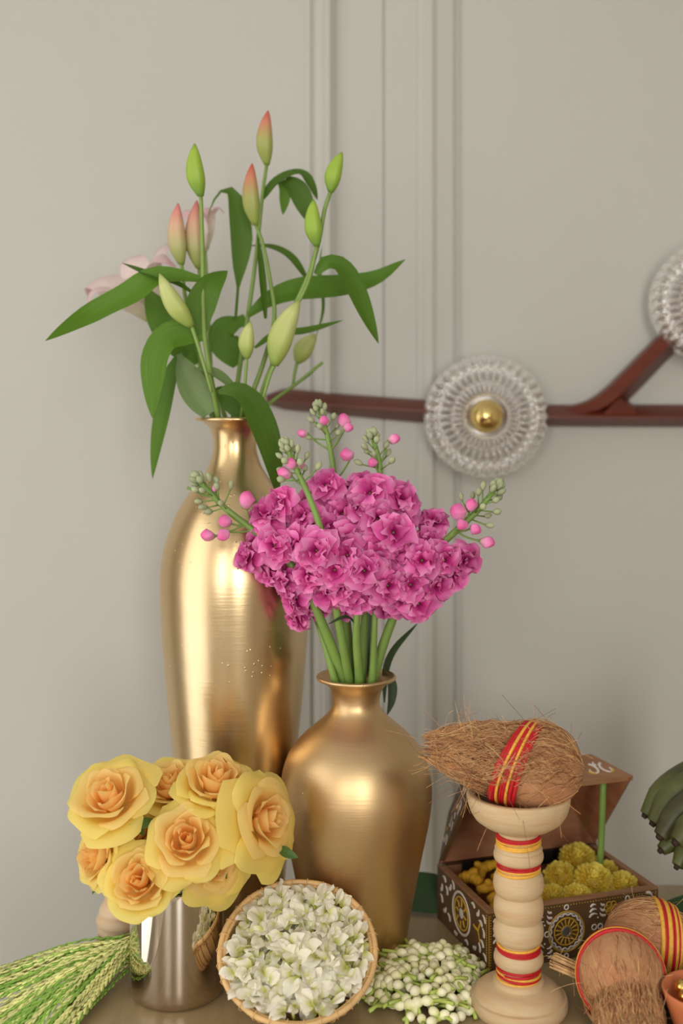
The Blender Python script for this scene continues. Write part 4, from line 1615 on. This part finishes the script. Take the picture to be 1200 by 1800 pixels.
coconut('coconut', 'coconut lying behind, wrapped in broad striped red and yellow thread', c3, (0.93, -0.10, -0.22), 0.0455, 1.25, 0.105, 0.026,
        [((0.95, -0.05, -0.12), 0.36, 0.62, 'yrryyrryry', 0.04)], 1100, 7,
        lambda s, th: 1.0 if s > 0.4 else 0.45, strays=70, tail_start=0.5)
# trimmed fibre bundle poking out beside them
m = M()
a0, a1 = P(972, 1688, 1.37), P(1040, 1718, 1.36)
ax, f1, f2 = frame_of(a1 - a0)
for i in range(60):
    rr = 0.0095 * math.sqrt(random.random())
    th = random.uniform(0, 2 * PI)
    off = f1 * rr * math.cos(th) + f2 * rr * math.sin(th)
    m.tube([a0 + off + ax * random.uniform(-0.004, 0.004), a1 + off * 0.9], 0.0011, 5)
for i in range(14):
    p = a0 + ax * random.uniform(0.005, 0.05) + f1 * random.gauss(0, 0.008)
    q = p + np.array([random.gauss(0, .02), random.gauss(0, .01), random.gauss(0, .015)])
    m.tube(spline([p, 0.5 * (p + q) + (0, 0, 0.004), q], 6), 0.0003, 3)
fb = single('fibre_bundle', m, MT['fibre_light'], 'short trimmed bundle of tan coir poking out beside the ringed coconut', 'coir bundle')
fb['kind'] = 'stuff'

# tray below the coconuts
m = M()
TC = (0.392, 1.325)
m.lathe([(0.085, TABLE), (0.098, TABLE + 0.004), (0.107, TABLE + 0.014), (0.1065, TABLE + 0.0155), (0.103, TABLE + 0.013), (0.094, TABLE + 0.0065), (0.08, TABLE + 0.004), (0.003, TABLE + 0.004)], 72, (*TC, 0))
tr = thing('tray', 'dark round tray with pale rim under the two banded coconuts', 'tray', (*TC, TABLE))
part('plate', m, MT['tray'], tr)
m = M()
m.loop([(TC[0] + 0.107 * math.cos(a), TC[1] + 0.107 * math.sin(a), TABLE + 0.0155) for a in np.linspace(0, 2 * PI, 72, endpoint=False)], 0.0019, 8)
part('rim', m, MT['tray_rim'], tr, label='pale brown rim')
o = add('jasmine_bud', BULB, None, TM((0.364, 1.262, TABLE + 0.012), (0, 0.5, 0.85), 0.4, 1.0))
tag(o, 'lone cream jasmine bud on the dark tray below the tufted coconut', 'flower bud')
add('stalk', STALK, o)

# terracotta cup with gold balls
cupx, cupd = 0.404, 1.266
m = M()
m.lathe([(0.026, TABLE + 0.005), (0.028, TABLE + 0.008), (0.035, TABLE + 0.030), (0.0435, TABLE + 0.058), (0.0465, TABLE + 0.068), (0.0455, TABLE + 0.0695), (0.043, TABLE + 0.067), (0.039, TABLE + 0.055), (0.031, TABLE + 0.028), (0.004, TABLE + 0.020)], 56, (cupx, cupd, 0))
cup = thing('cup', 'small terracotta cup of gold balls at the right edge', 'cup', (cupx, cupd, TABLE + 0.005))
part('body', m, MT['terracotta'], cup)
BALL = M()
BALL.blob((0, 0, -0.0095), (0, 0, 1), 0.019, 0.0095, 16, 11)
BALLM = BALL.mesh('gold_ball', MT['gold_foil'])
for k, (x, y, z) in enumerate(((-0.022, -0.006, 0.062), (-0.020, 0.014, 0.063), (-0.004, -0.020, 0.063), (-0.001, 0.002, 0.068), (0.004, 0.022, 0.063), (0.018, -0.010, 0.063), (0.021, 0.010, 0.063), (-0.012, -0.002, 0.050), (0.010, 0.004, 0.050))):
    o = add('gold_ball', BALLM, None, TM((cupx + x, cupd + y, TABLE + z), (0.1 * k, 0.3, 1), k))
    tag(o, 'shiny gold ball heaped in the terracotta cup', 'ball', 'gold balls in the terracotta cup')

# ------------------------------------------------------------------ painted wooden chest
BA = math.radians(18)
U = np.array([math.cos(BA), math.sin(BA), 0])            # along the front
W = np.array([-math.sin(BA), math.cos(BA), 0])           # from front to back
Z = np.array([0, 0, 1.0])
O = np.array([0.186, 1.446, TABLE])
BL, BW, BH, TH = 0.250, 0.165, 0.0765, 0.009


def bp_(u, w, z):
    return O + U * u + W * w + Z * z


def bbox(u0, u1, w0, w1, z0, z1):
    m = M()
    m.prism([bp_(u0, w0, z0), bp_(u1, w0, z0), bp_(u1, w1, z0), bp_(u0, w1, z0)], [bp_(u0, w0, z1), bp_(u1, w0, z1), bp_(u1, w1, z1), bp_(u0, w1, z1)])
    return m


ch = thing('chest', 'open hand-painted dark wooden chest holding turmeric and yellow flowers', 'chest', O + U * BL / 2 + W * BW / 2)
fp = part('front_panel', bbox(0, BL, 0, TH, 0, BH - 0.003), MT['chest_dark'], ch, smooth=False)
lp = part('left_panel', bbox(0, TH, TH, BW - TH, 0, BH - 0.003), MT['chest_dark'], ch, smooth=False)
part('right_panel', bbox(BL - TH, BL, TH, BW - TH, 0, BH - 0.003), MT['chest_dark'], ch, smooth=False)
part('back_panel', bbox(0, BL, BW - TH, BW, 0, BH - 0.003), MT['chest_dark'], ch, smooth=False)
part('bottom', bbox(TH, BL - TH, TH, BW - TH, 0.002, 0.044), MT['chest_inside'], ch, smooth=False)
for nm_, q in (('front', (0, BL, 0, TH)), ('back', (0, BL, BW - TH, BW)), ('left', (0, TH, TH, BW - TH)), ('right', (BL - TH, BL, TH, BW - TH))):
    part('top_edge', bbox(*q, BH - 0.003, BH), MT['chest_wood'], ch, smooth=False, label='bare wood top edge')
for q in ((TH, BL - TH, TH, TH + 0.001), (TH, BL - TH, BW - TH - 0.001, BW - TH), (TH, TH + 0.001, TH + 0.001, BW - TH - 0.001), (BL - TH - 0.001, BL - TH, TH + 0.001, BW - TH - 0.001)):
    part('lining', bbox(*q, 0.044, BH - 0.003), MT['chest_inside'], ch, smooth=False)

# raised painted ornament: strokes laid on a panel
FPANEL = (lambda s, t, h: O + U * s + Z * t - W * h)
LPANEL = (lambda s, t, h: O + W * s + Z * t - U * h)


def stroke(m, pan, pts, w, h=0.0008):
    pts = np.asarray(pts, float)
    n = len(pts)
    tan = np.gradient(pts, axis=0)
    ws = w if not np.isscalar(w) else [w] * n
    G = []
    for j in range(n):
        t = tan[j] / max(np.linalg.norm(tan[j]), 1e-9)
        nn = np.array([-t[1], t[0]])
        row = []
        for u, hh in ((-1, 0), (-0.6, 1), (0.6, 1), (1, 0)):
            q = pts[j] + nn * u * ws[j]
            row.append(pan(q[0], q[1], hh * h))
        G.append(row)
    m.grid(G)


def circ(c, r, n=28, a0=0, a1=2 * PI, wave=0, k=0):
    return [(c[0] + (r + wave * math.sin(k * a)) * math.cos(a), c[1] + (r + wave * math.sin(k * a)) * math.sin(a)) for a in np.linspace(a0, a1, n)]


def dot(m, pan, c, r, h=0.001, n=9):
    b = len(m.v)
    m.v.append(tuple(pan(c[0], c[1], h)))
    m.uv.append((0, 0))
    for i in range(n):
        a = 2 * PI * i / n
        m.v.append(tuple(pan(c[0] + r * math.cos(a), c[1] + r * math.sin(a), 0.0)))
        m.uv.append((0, 0))
    for i in range(n):
        m.f.append((b, b + 1 + i, b + 1 + (i + 1) % n))


def comma(m, pan, c, ang, L, w):
    n = 7
    pts, ws = [], []
    for q in range(n):
        f = q / (n - 1)
        a = ang + 0.9 * (f - 0.5)
        pts.append((c[0] + L * (f - 0.5) * math.cos(ang) - L * 0.22 * math.sin(PI * f) * math.sin(ang), c[1] + L * (f - 0.5) * math.sin(ang) + L * 0.22 * math.sin(PI * f) * math.cos(ang)))
        ws.append(w * (0.3 + 0.7 * math.sin(PI * min(1, f * 0.8 + 0.25))))
    stroke(m, pan, pts, ws)


def medallion(pan, parent, c, s=1.0, asp=1.0):
    my, mw, mg = M(), M(), M()
    def A(pts):
        return [(c[0] + (x - c[0]) * asp, y) for x, y in pts]
    stroke(my, pan, A(circ(c, 0.0262 * s, 40)), 0.0007)
    stroke(mw, pan, A(circ(c, 0.0222 * s, 90, wave=0.0011 * s, k=16)), 0.0010)
    stroke(mw, pan, A(circ(c, 0.0243 * s, 40)), 0.0004)
    stroke(my, pan, A(circ(c, 0.0175 * s, 40)), 0.0009)
    for k in range(15):
        a = 2 * PI * k / 15
        stroke(my, pan, A([(c[0] + r * s * math.cos(a), c[1] + r * s * math.sin(a)) for r in (0.0085, 0.011, 0.014, 0.0165)]), [0.0004, 0.0009, 0.0010, 0.0006])
    stroke(my, pan, A(circ(c, 0.0075 * s, 26)), 0.0006)
    dot(mg, pan, c, 0.0055 * s, 0.0012, 16)
    stroke(mg, pan, A(circ(c, 0.0058 * s, 22)), 0.0007, 0.0012)
    part('yellow_ornament', my, MT['paint_yellow'], parent, label='raised yellow painted wheel')
    part('white_ornament', mw, MT['paint_white'], parent, label='raised white painted scallop ring')
    part('mirror_dot', mg, MT['paint_grey'], parent, label='round grey centre of painted wheel')


def split_parts(name, m, mt, parent, label):
    """one part for each separate stroke collected in m"""
    par = list(range(len(m.v)))

    def find(a):
        while par[a] != a:
            par[a] = par[par[a]]
            a = par[a]
        return a
    for f in m.f:
        for q in f[1:]:
            par[find(q)] = find(f[0])
    groups = {}
    for f in m.f:
        groups.setdefault(find(f[0]), []).append(f)
    for fs in groups.values():
        ids = sorted({i for f in fs for i in f})
        mp = {i: k for k, i in enumerate(ids)}
        q = M()
        q.v = [m.v[i] for i in ids]
        q.uv = [m.uv[i] for i in ids]
        q.f = [tuple(mp[i] for i in f) for f in fs]
        part(name, q, mt, parent, label=label)


for cx in (0.047, 0.112, 0.203):
    medallion(FPANEL, fp, (cx, 0.036), 1.0)
mw, my = M(), M()
for cx in (0.0795, 0.1575):
    for dx in (-0.0045, 0.0045):
        stroke(mw, FPANEL, circ((cx + dx, 0.036), 0.0034, 14), 0.0009)
    for sy in (1, -1):
        for q in range(3):
            comma(mw, FPANEL, (cx - 0.006, 0.036 + sy * (0.015 + 0.0065 * q)), 0.3 * sy, 0.012 - 0.002 * q, 0.0017)
            comma(mw, FPANEL, (cx + 0.008, 0.036 + sy * (0.016 + 0.0065 * q)), PI - 0.5 * sy, 0.010 - 0.0016 * q, 0.0017)
        dot(mw, FPANEL, (cx + 0.001, 0.036 + sy * 0.012), 0.0013)
for cx in (0.047, 0.112, 0.203):
    for sy in (1, -1):
        stroke(mw, FPANEL, circ((cx, 0.036 + sy * 0.0315), 0.0030, 12), 0.0009)
for q in range(4):
    comma(mw, FPANEL, (0.236 + 0.001 * q, 0.068 - 0.0075 * q), -0.5, 0.012, 0.002)
    comma(mw, FPANEL, (0.243, 0.050 - 0.0075 * q), 0.9, 0.010, 0.0018)
    comma(mw, FPANEL, (0.012, 0.064 - 0.0090 * q), 0.5, 0.009, 0.0017)
    comma(mw, FPANEL, (0.013, 0.026 - 0.0060 * q), -0.5, 0.008, 0.0016)
for q in range(60):
    dot(my, FPANEL, (0.004 + 0.242 * q / 59, 0.0705 if q % 2 else 0.0700), 0.0008, 0.0008, 6)
for q in range(20):
    dot(my, FPANEL, (0.0038, 0.004 + 0.064 * q / 19), 0.0009, 0.0008, 6)
    dot(my, FPANEL, (BL - 0.0038, 0.004 + 0.064 * q / 19), 0.0009, 0.0008, 6)
stroke(my, FPANEL, [(0.0015, 0.002 + 0.069 * k / 8) for k in range(9)], 0.0004)
for a in range(6):
    th = a * PI / 3
    stroke(my, FPANEL, circ((0.1785 + 0.0065 * math.cos(th), 0.058 + 0.005 * math.sin(th)), 0.0042, 14), 0.0006)
split_parts('painted_stroke', mw, MT['paint_white'], fp, 'raised white painted stroke')
part('painted_dots', my, MT['paint_yellow'], fp, label='raised yellow dotted border', stuff=True)
mw, my = M(), M()
cc = (0.083, 0.040)
stroke(mw, LPANEL, [(cc[0] + 0.028 * math.cos(a), cc[1] + 0.027 * math.sin(a)) for a in np.linspace(0, 2 * PI, 40)], 0.0018)
stroke(my, LPANEL, [(cc[0] + 0.022 * math.cos(a), cc[1] + 0.021 * math.sin(a)) for a in np.linspace(0, 2 * PI, 40)], 0.0012)
dot(mw, LPANEL, cc, 0.007)
for k in range(8):
    a = 2 * PI * k / 8
    comma(my, LPANEL, (cc[0] + 0.014 * math.cos(a), cc[1] + 0.014 * math.sin(a)), a, 0.010, 0.0018)
for (x, y, a) in ((0.012, 0.062, 0.8), (0.022, 0.052, 0.4), (0.014, 0.044, 1.2), (0.030, 0.064, 2.2), (0.045, 0.066, 0.3), (0.040, 0.015, 2.6), (0.026, 0.020, 1.3), (0.018, 0.028, 0.6),
                  (0.120, 0.062, 2.2), (0.132, 0.052, 1.2), (0.140, 0.064, 0.5), (0.150, 0.050, 2.0), (0.124, 0.018, 0.8), (0.138, 0.024, 2.4), (0.150, 0.034, 1.0), (0.010, 0.014, 0.6), (0.110, 0.068, 1.1), (0.066, 0.008, 0.2), (0.100, 0.008, 2.9)):
    comma(mw, LPANEL, (x, y), a, 0.011, 0.0030)
for k in range(16):
    dot(my, LPANEL, (0.030 + 0.014 * math.cos(k * 2.1) * (k / 16), 0.040 + 0.016 * math.sin(k * 2.1) * (k / 16)), 0.0022, 0.001, 7)
for k in range(22):
    dot(my, LPANEL, (0.004, 0.004 + 0.066 * k / 21), 0.0011, 0.0008, 6)
split_parts('painted_stroke', mw, MT['paint_white'], lp, 'raised white painted stroke')
part('painted_dots', my, MT['paint_yellow'], lp, label='raised yellow dots and ring', stuff=True)

# lid: hollow with sloping sides, hinged at the back and propped half open
LA = math.radians(52)
HG = bp_(0, BW - 0.004, BH + 0.002)
LF = -W * math.cos(LA) + Z * math.sin(LA)                # from the hinge to the free edge
LU = Z * math.cos(LA) + W * math.sin(LA)                 # outward from the lid's mouth
LWd, LH, INS, LT = 0.163, 0.060, 0.028, 0.007


def lid_p(u, f, h):
    return HG + U * u + LF * f + LU * h


# panels of the lid are parts; their ornament sub-parts
def lid_panel(corners, inward, mt, name):
    q = [np.asarray(c) for c in corners]
    m = M()
    m.prism(q, [c + inward * LT for c in q])
    return part(name, m, mt, ch, smooth=False)


A0, A1, A2, A3 = (0, 0), (BL, 0), (BL, LWd), (0, LWd)
low = [lid_p(0, 0, 0), lid_p(BL, 0, 0), lid_p(BL, LWd, 0), lid_p(0, LWd, 0)]
hi = [lid_p(INS, INS, LH), lid_p(BL - INS, INS, LH), lid_p(BL - INS, LWd - INS, LH), lid_p(INS, LWd - INS, LH)]
SL = math.hypot(INS, LH)


def inn(i):
    e = low[(i + 1) % 4] - low[i]
    s = hi[i] - low[i]
    n = nrm(np.cross(e, s))
    cen = sum(low) / 4
    return n if np.dot(n, cen - low[i]) > 0 else -n


lid_panel([low[0], low[1], hi[1], hi[0]], inn(0), MT['chest_inside'], 'lid_back')
lid_panel([low[1], low[2], hi[2], hi[1]], inn(1), MT['chest_inside'], 'lid_end')
lf = lid_panel([low[2], low[3], hi[3], hi[2]], inn(2), MT['chest_wood'], 'lid_front')
le = lid_panel([low[3], low[0], hi[0], hi[3]], inn(3), MT['chest_dark'], 'lid_end')
lid_panel(hi, -LU, MT['chest_inside'], 'lid_top')
# painted scrolls on the lid front
nf = -inn(2)
ef = nrm(low[2] - low[3])
sf = nrm((hi[3] + hi[2]) / 2 - (low[3] + low[2]) / 2)
LFP = (lambda s, t, h: low[3] + ef * s + sf * t + nf * h)
for k in range(4):
    cx = 0.046 + 0.0555 * k
    for sg in (1, -1):
        c = (cx + sg * 0.013, 0.026)
        pts = [(c[0] + sg * (0.012 - 0.0095 * f) * math.cos(PI * 0.6 + 4.6 * f), c[1] + (0.016 - 0.012 * f) * math.sin(PI * 0.6 + 4.6 * f)) for f in np.linspace(0, 1, 22)]
        m = M()
        stroke(m, LFP, pts, np.linspace(0.0022, 0.0012, 22))
        part('painted_scroll', m, MT['paint_white'], lf, label='raised white painted scroll')
        m = M()
        stroke(m, LFP, [(c[0] + sg * 0.006 * math.cos(a), c[1] - 0.002 + 0.007 * math.sin(a)) for a in np.linspace(-2.4, -0.2, 10)], 0.0017)
        part('painted_crescent', m, MT['paint_yellow'], lf, label='raised yellow painted crescent')
    m = M()
    comma(m, LFP, (cx, 0.040), PI / 2, 0.010, 0.0025)
    part('painted_leaf', m, MT['paint_white'], lf)
ne = -inn(3)
ee = nrm(low[0] - low[3])
se = nrm((hi[3] + hi[0]) / 2 - (low[3] + low[0]) / 2)
LEP = (lambda s, t, h: low[3] + ee * s + se * t + ne * h)
for k in range(12):
    m = M()
    comma(m, LEP, (0.022 + 0.011 * k, 0.020 + 0.010 * math.sin(k * 1.9)), k * 0.9, 0.013, 0.0028)
    part('painted_leaf', m, MT['paint_white'], le, label='raised white painted leaf stroke')
for k in range(7):
    m = M()
    comma(m, LEP, (0.030 + 0.017 * k, 0.030 + 0.006 * math.sin(k * 2.3)), k * 1.3, 0.008, 0.0016)
    part('painted_dash', m, MT['paint_yellow'], le, label='raised yellow painted dash')
# hinges: steel strip and black plates
part('hinge_strip', bbox(0.002, BL - 0.002, BW - 0.0115, BW - 0.0065, BH, BH + 0.0035), MT['steel'], ch, smooth=False, label='thin steel hinge strip')
for u in (0.058, 0.165):
    m = bbox(u - 0.026, u + 0.026, BW - 0.016, BW - 0.0116, BH - 0.014, BH + 0.0045)
    part('hinge_plate', m, MT['hinge'], ch, smooth=False, label='black hinge plate')

# green stalk that props the lid
pt = lid_p(BL - 0.040, LWd - 0.012, 0.006)
pb = bp_(BL - 0.040, 0.085, 0.045)
m = M()
top = pt
m.tube(spline([pb, 0.5 * (pb + top) + U * 0.001, top], 10), 0.0046, 10)
single('flower_stalk', m, MT['stock_green'], 'green cut stalk propping the lid of the painted chest', 'stalk')


# yellow flowers and turmeric inside
def mum(seed):
    r = random.Random(seed)
    m = M()
    n = 150
    for i in range(n):
        z = 1 - 1.5 * (i + 0.5) / n
        th = i * 2.39996
        q = math.sqrt(max(0, 1 - z * z))
        d = np.array([q * math.cos(th), q * math.sin(th), z])
        a, e1, e2 = frame_of(d)
        L = 0.0235 * r.uniform(0.88, 1.08)
        G = []
        for t, w in ((0.35, 0.0016), (0.75, 0.0038), (0.95, 0.0036), (1.02, 0.0016)):
            row = []
            for u in (-1, 0, 1):
                p = d * L * t + e1 * u * w + e2 * (0.0024 * u * u + 0.004 * max(0, t - 0.6) * r.uniform(0.2, 1.4))
                row.append(p * (1, 1, 0.82))
            G.append(row)
        m.grid(G)
    m.blob((0, 0, -0.013), (0, 0, 1), 0.026, 0.015, 8, 6)
    return m.mesh('yellow_mum', MT['marigold'])


MUMS = [mum(k) for k in range(3)]
mums = [(0.145, 0.030, 0.074, 'yellow pompom flower beside the candlestick at the chest front edge', 0.95), (0.182, 0.052, 0.084, 'largest yellow pompom flower in the middle of the chest', 1.25),
        (0.222, 0.040, 0.076, 'yellow pompom flower in the right front corner of chest', 1.02), (0.190, 0.108, 0.092, 'yellow pompom flower farthest back under the chest lid', 1.20),
        (0.148, 0.082, 0.083, 'yellow pompom flower at back left behind the candlestick', 1.05), (0.226, 0.090, 0.074, 'yellow pompom flower against the chest right wall', 0.95),
        (0.118, 0.048, 0.070, 'yellow pompom flower hidden behind the candlestick shaft', 0.95), (0.120, 0.108, 0.068, 'yellow pompom flower deep in shade below the hinge', 0.95)]
for k, (u, w, z, lab, s) in enumerate(mums):
    o = add('yellow_pompom_flower', MUMS[k % 3], None, TM(bp_(u, w, z - 0.012), nrm(np.array([0.1 * math.sin(k), -0.35, 1])), k, s * 0.92))
    tag(o, lab, 'flower', 'yellow pompom flowers in the chest')


def finger(pts, r, seed):
    rr = random.Random(seed)
    m = M()
    sp = spline(pts, 16)
    rad = [r * (0.45 + 0.55 * math.sin(PI * (0.12 + 0.78 * k / 15)) ** 0.5) * (1 + 0.09 * math.sin(k * 1.9 + seed)) for k in range(16)]
    m.tube(sp, rad, 9)
    e = sp[-1] - sp[-2]
    m.blob(sp[-1] - nrm(e) * 0.002, e, 0.006, rad[-1], 9, 5)
    m.blob(sp[0] + nrm(e) * 0.002, sp[0] - sp[1], 0.005, rad[0], 9, 5)
    q = sp[6]
    m.blob(q, (rr.uniform(-1, 1), rr.uniform(-1, 0), 0.8), r * 2.1, r * 0.75, 8, 6)
    return m


fingers = [([(0.020, 0.130, 0.066), (0.030, 0.118, 0.072), (0.036, 0.104, 0.070)], 0.0085, 'stubby turmeric root in the back left corner of chest'),
           ([(0.045, 0.122, 0.062), (0.056, 0.135, 0.074), (0.082, 0.140, 0.076)], 0.0075, 'bent turmeric root along the back wall of the chest'),
           ([(0.062, 0.112, 0.068), (0.082, 0.116, 0.073), (0.104, 0.112, 0.072)], 0.0080, 'turmeric root lying crosswise nearest the candlestick'),
           ([(0.030, 0.092, 0.064), (0.052, 0.092, 0.067), (0.076, 0.098, 0.069)], 0.0075, 'long turmeric root lying level across the left compartment'),
           ([(0.036, 0.072, 0.058), (0.060, 0.076, 0.062), (0.088, 0.074, 0.063)], 0.0078, 'turmeric root below the long level one'),
           ([(0.052, 0.022, 0.056), (0.058, 0.044, 0.064), (0.066, 0.066, 0.070)], 0.0088, 'turmeric root slanting up from the chest front edge'),
           ([(0.030, 0.040, 0.048), (0.036, 0.056, 0.052), (0.042, 0.070, 0.050)], 0.0075, 'turmeric root low against the chest left wall'),
           ([(0.080, 0.030, 0.052), (0.090, 0.050, 0.056), (0.098, 0.080, 0.060)], 0.0080, 'turmeric root hidden behind the candlestick shaft')]
for k, (pp, r, lab) in enumerate(fingers):
    m = finger([bp_(*q) for q in pp], r, k)
    single('turmeric_root', m, MT['turmeric'], lab, 'turmeric', 'turmeric roots in the chest')
# ------------------------------------------------------------------ green bananas at the right edge
bn = thing('banana_bunch', 'bunch of dark green bananas curving in from the right edge', 'bananas', (0.52, 1.50, TABLE))
BD = 1.50
m = M()
m.tube(spline([np.array((0.52, 1.52, TABLE)), np.array((0.522, 1.52, TABLE + 0.12)), np.array((0.516, 1.51, TABLE + 0.30))], 12), [0.020] * 6 + [0.018, 0.017, 0.016, 0.015, 0.014, 0.013], 12)
part('stalk', m, MT['banana'], bn)
bans = [([(1290, 1335), (1230, 1348), (1172, 1382), (1134, 1432)], 20, 1.55), ([(1290, 1362), (1236, 1366), (1184, 1396), (1148, 1446)], 23, 1.51), ([(1292, 1392), (1244, 1396), (1198, 1424), (1160, 1470)], 24, 1.475),
        ([(1296, 1424), (1262, 1424), (1222, 1446), (1188, 1480)], 25, 1.445), ([(1290, 1452), (1244, 1450), (1200, 1466), (1162, 1494)], 19, 1.53), ([(1290, 1470), (1250, 1466), (1212, 1488), (1190, 1522)], 19, 1.51),
        ([(1300, 1478), (1268, 1476), (1236, 1500), (1216, 1540)], 19, 1.48), ([(1300, 1455), (1280, 1456), (1252, 1474), (1228, 1505)], 24, 1.42)]
for pp, r, d in bans:
    m = M()
    sp = spline([P(x, y, d + 0.03 * k / 3 - 0.02) for k, (x, y) in enumerate(reversed(pp))][::-1], 16)
    rr = r * d / 2000.0
    rad = [rr * (0.45 + 0.55 * min(1, k / 5)) if k < 5 else rr * (1.0 if k < 13 else (1 - 0.15 * (k - 12))) for k in range(16)]
    m.tube(sp, rad, 10)
    bo = part('banana', m, MT['banana'], bn, sharp=60)
    m = M()
    e = nrm(sp[-1] - sp[-2])
    m.tube([sp[-1] - e * 0.001, sp[-1] + e * 0.005], [rad[-1] * 0.6, rad[-1] * 0.4], 6)
    part('tip', m, MT['banana_tip'], bo, label='dark dried tip')

# ------------------------------------------------------------------ dark leaves lying at the back of the table
for lab, pts, hw, hint in (('broad dark green leaf between the short vase and the chest', [(0.05, 1.67, TABLE + 0.006), (0.10, 1.645, TABLE + 0.018), (0.145, 1.63, TABLE + 0.020), (0.20, 1.66, TABLE + 0.012)], 0.034, (0, -0.55, 0.85)),
                           ('dark green leaf lying behind the striped coconut at right', [(0.44, 1.60, TABLE + 0.004), (0.50, 1.585, TABLE + 0.012), (0.58, 1.575, TABLE + 0.012), (0.66, 1.58, TABLE + 0.004)], 0.045, (0, -0.3, 0.95))):
    m = M()
    leaf_mesh(m, [np.array(p) for p in pts], hw, hint=hint, n=20, fold=0.12, base=0.4)
    single('broad_leaf', m, MT['dark_leaf'], lab, 'leaf')

# ------------------------------------------------------------------ sheaf of green grain strands, conch
sh = thing('grain_sheaf', 'sheaf of pale green grain strands fanning out at lower left', 'grain sheaf', P(228, 1665, 1.43))
knot = np.array([-0.262, 1.440, TABLE + 0.034])


def grain_strand(m, path, r, n):
    """a strand with plump grains set alternately along it"""
    sp = spline(path, n)
    m.tube(sp, r * 0.45, 4)
    tan = np.gradient(sp, axis=0)
    for j in range(2, n):
        t, e1, e2 = frame_of(tan[j])
        a = j * PI + random.uniform(-0.5, 0.5)
        d = nrm(t + (e1 * math.cos(a) + e2 * math.sin(a)) * 0.18)
        m.blob(sp[j] + (e1 * math.cos(a) + e2 * math.sin(a)) * r * 0.3, d, r * 6.6, r * 0.95, 5, 4)


NS = 110
for k in range(NS):
    a = random.uniform(0, 2 * PI)
    q = math.sqrt(random.random())
    st = knot + np.array([0.004 * math.cos(a), 0.020 * q * math.cos(a), 0.020 * q * math.sin(a)])
    # fan: the strands droop over the left edge of the table, the lowest ones lie on its corner
    g = (k + random.random()) / NS
    if g < 0.60:
        end = P(random.uniform(-110, -40), 1724 + 120 * g / 0.60, 1.455 - 0.10 * g / 0.60)
    else:
        h = (g - 0.60) / 0.40
        end = P(-70 + 205 * h, 1838 - 26 * h, 1.355 - 0.055 * h)
    end = end + rng.normal(0, 0.003, 3)
    if end[0] > TX0 - 0.01:
        end[2] = max(end[2], TABLE + 0.005)
    f0 = min(0.7, max(0.35, (st[0] - TX0) / max(st[0] - end[0], 0.02)))
    mid = st + (end - st) * f0
    mid[2] = max(mid[2], TABLE + 0.012 + 0.022 * (1 - g) * random.uniform(0.6, 1.1))
    m = M()
    grain_strand(m, [st, mid, end], 0.0017, 34)
    part('strand', m, MT['grain' if random.random() < 0.62 else 'grain_green'], sh)
for k in range(22):                                    # bare stalks behind the tie
    a = random.uniform(0, 2 * PI)
    q = math.sqrt(random.random()) * 0.016
    st = knot + np.array([0.0, q * math.cos(a), q * math.sin(a)])
    en = np.array([-0.150 + random.uniform(-0.01, 0.01), 1.487 + q * math.cos(a) * 0.8, TABLE + 0.022 + q * math.sin(a) * 0.8])
    m = M()
    m.tube(spline([st, 0.5 * (st + en), en], 8), 0.0013, 5)
    part('stalk', m, MT['grain_green'], sh)
m = M()
for k in range(4):
    m.loop([knot + np.array([0.004 + 0.003 * k, 0.0215 * math.cos(a), 0.0215 * math.sin(a)]) for a in np.linspace(0, 2 * PI, 24, endpoint=False)], 0.0016, 5)
part('tie', m, MT['grain'], sh)

m = M()
cx, cd = -0.302, 1.545
prof = [(0.015, 0.0), (0.024, 0.004), (0.029, 0.014), (0.030, 0.024), (0.027, 0.036), (0.0225, 0.046), (0.018, 0.056), (0.013, 0.066), (0.008, 0.076), (0.003, 0.086)]
G = []
for r, z in spline(np.array(prof), 40):
    G.append([(cx + r * (1 + 0.03 * math.sin(z * 420 + i * 2 * PI / 36)) * math.cos(2 * PI * i / 36), cd + r * (1 + 0.03 * math.sin(z * 420 + i * 2 * PI / 36)) * math.sin(2 * PI * i / 36), TABLE + z) for i in range(36)])
b = m.grid(G, True)
m.f.append(tuple(b + i for i in reversed(range(36))))
m.f.append(tuple(b + 39 * 36 + i for i in range(36)))
single('conch_shell', m, MT['conch'], 'cream streaked conch-like shell behind the mirrored vase and roses', 'shell')
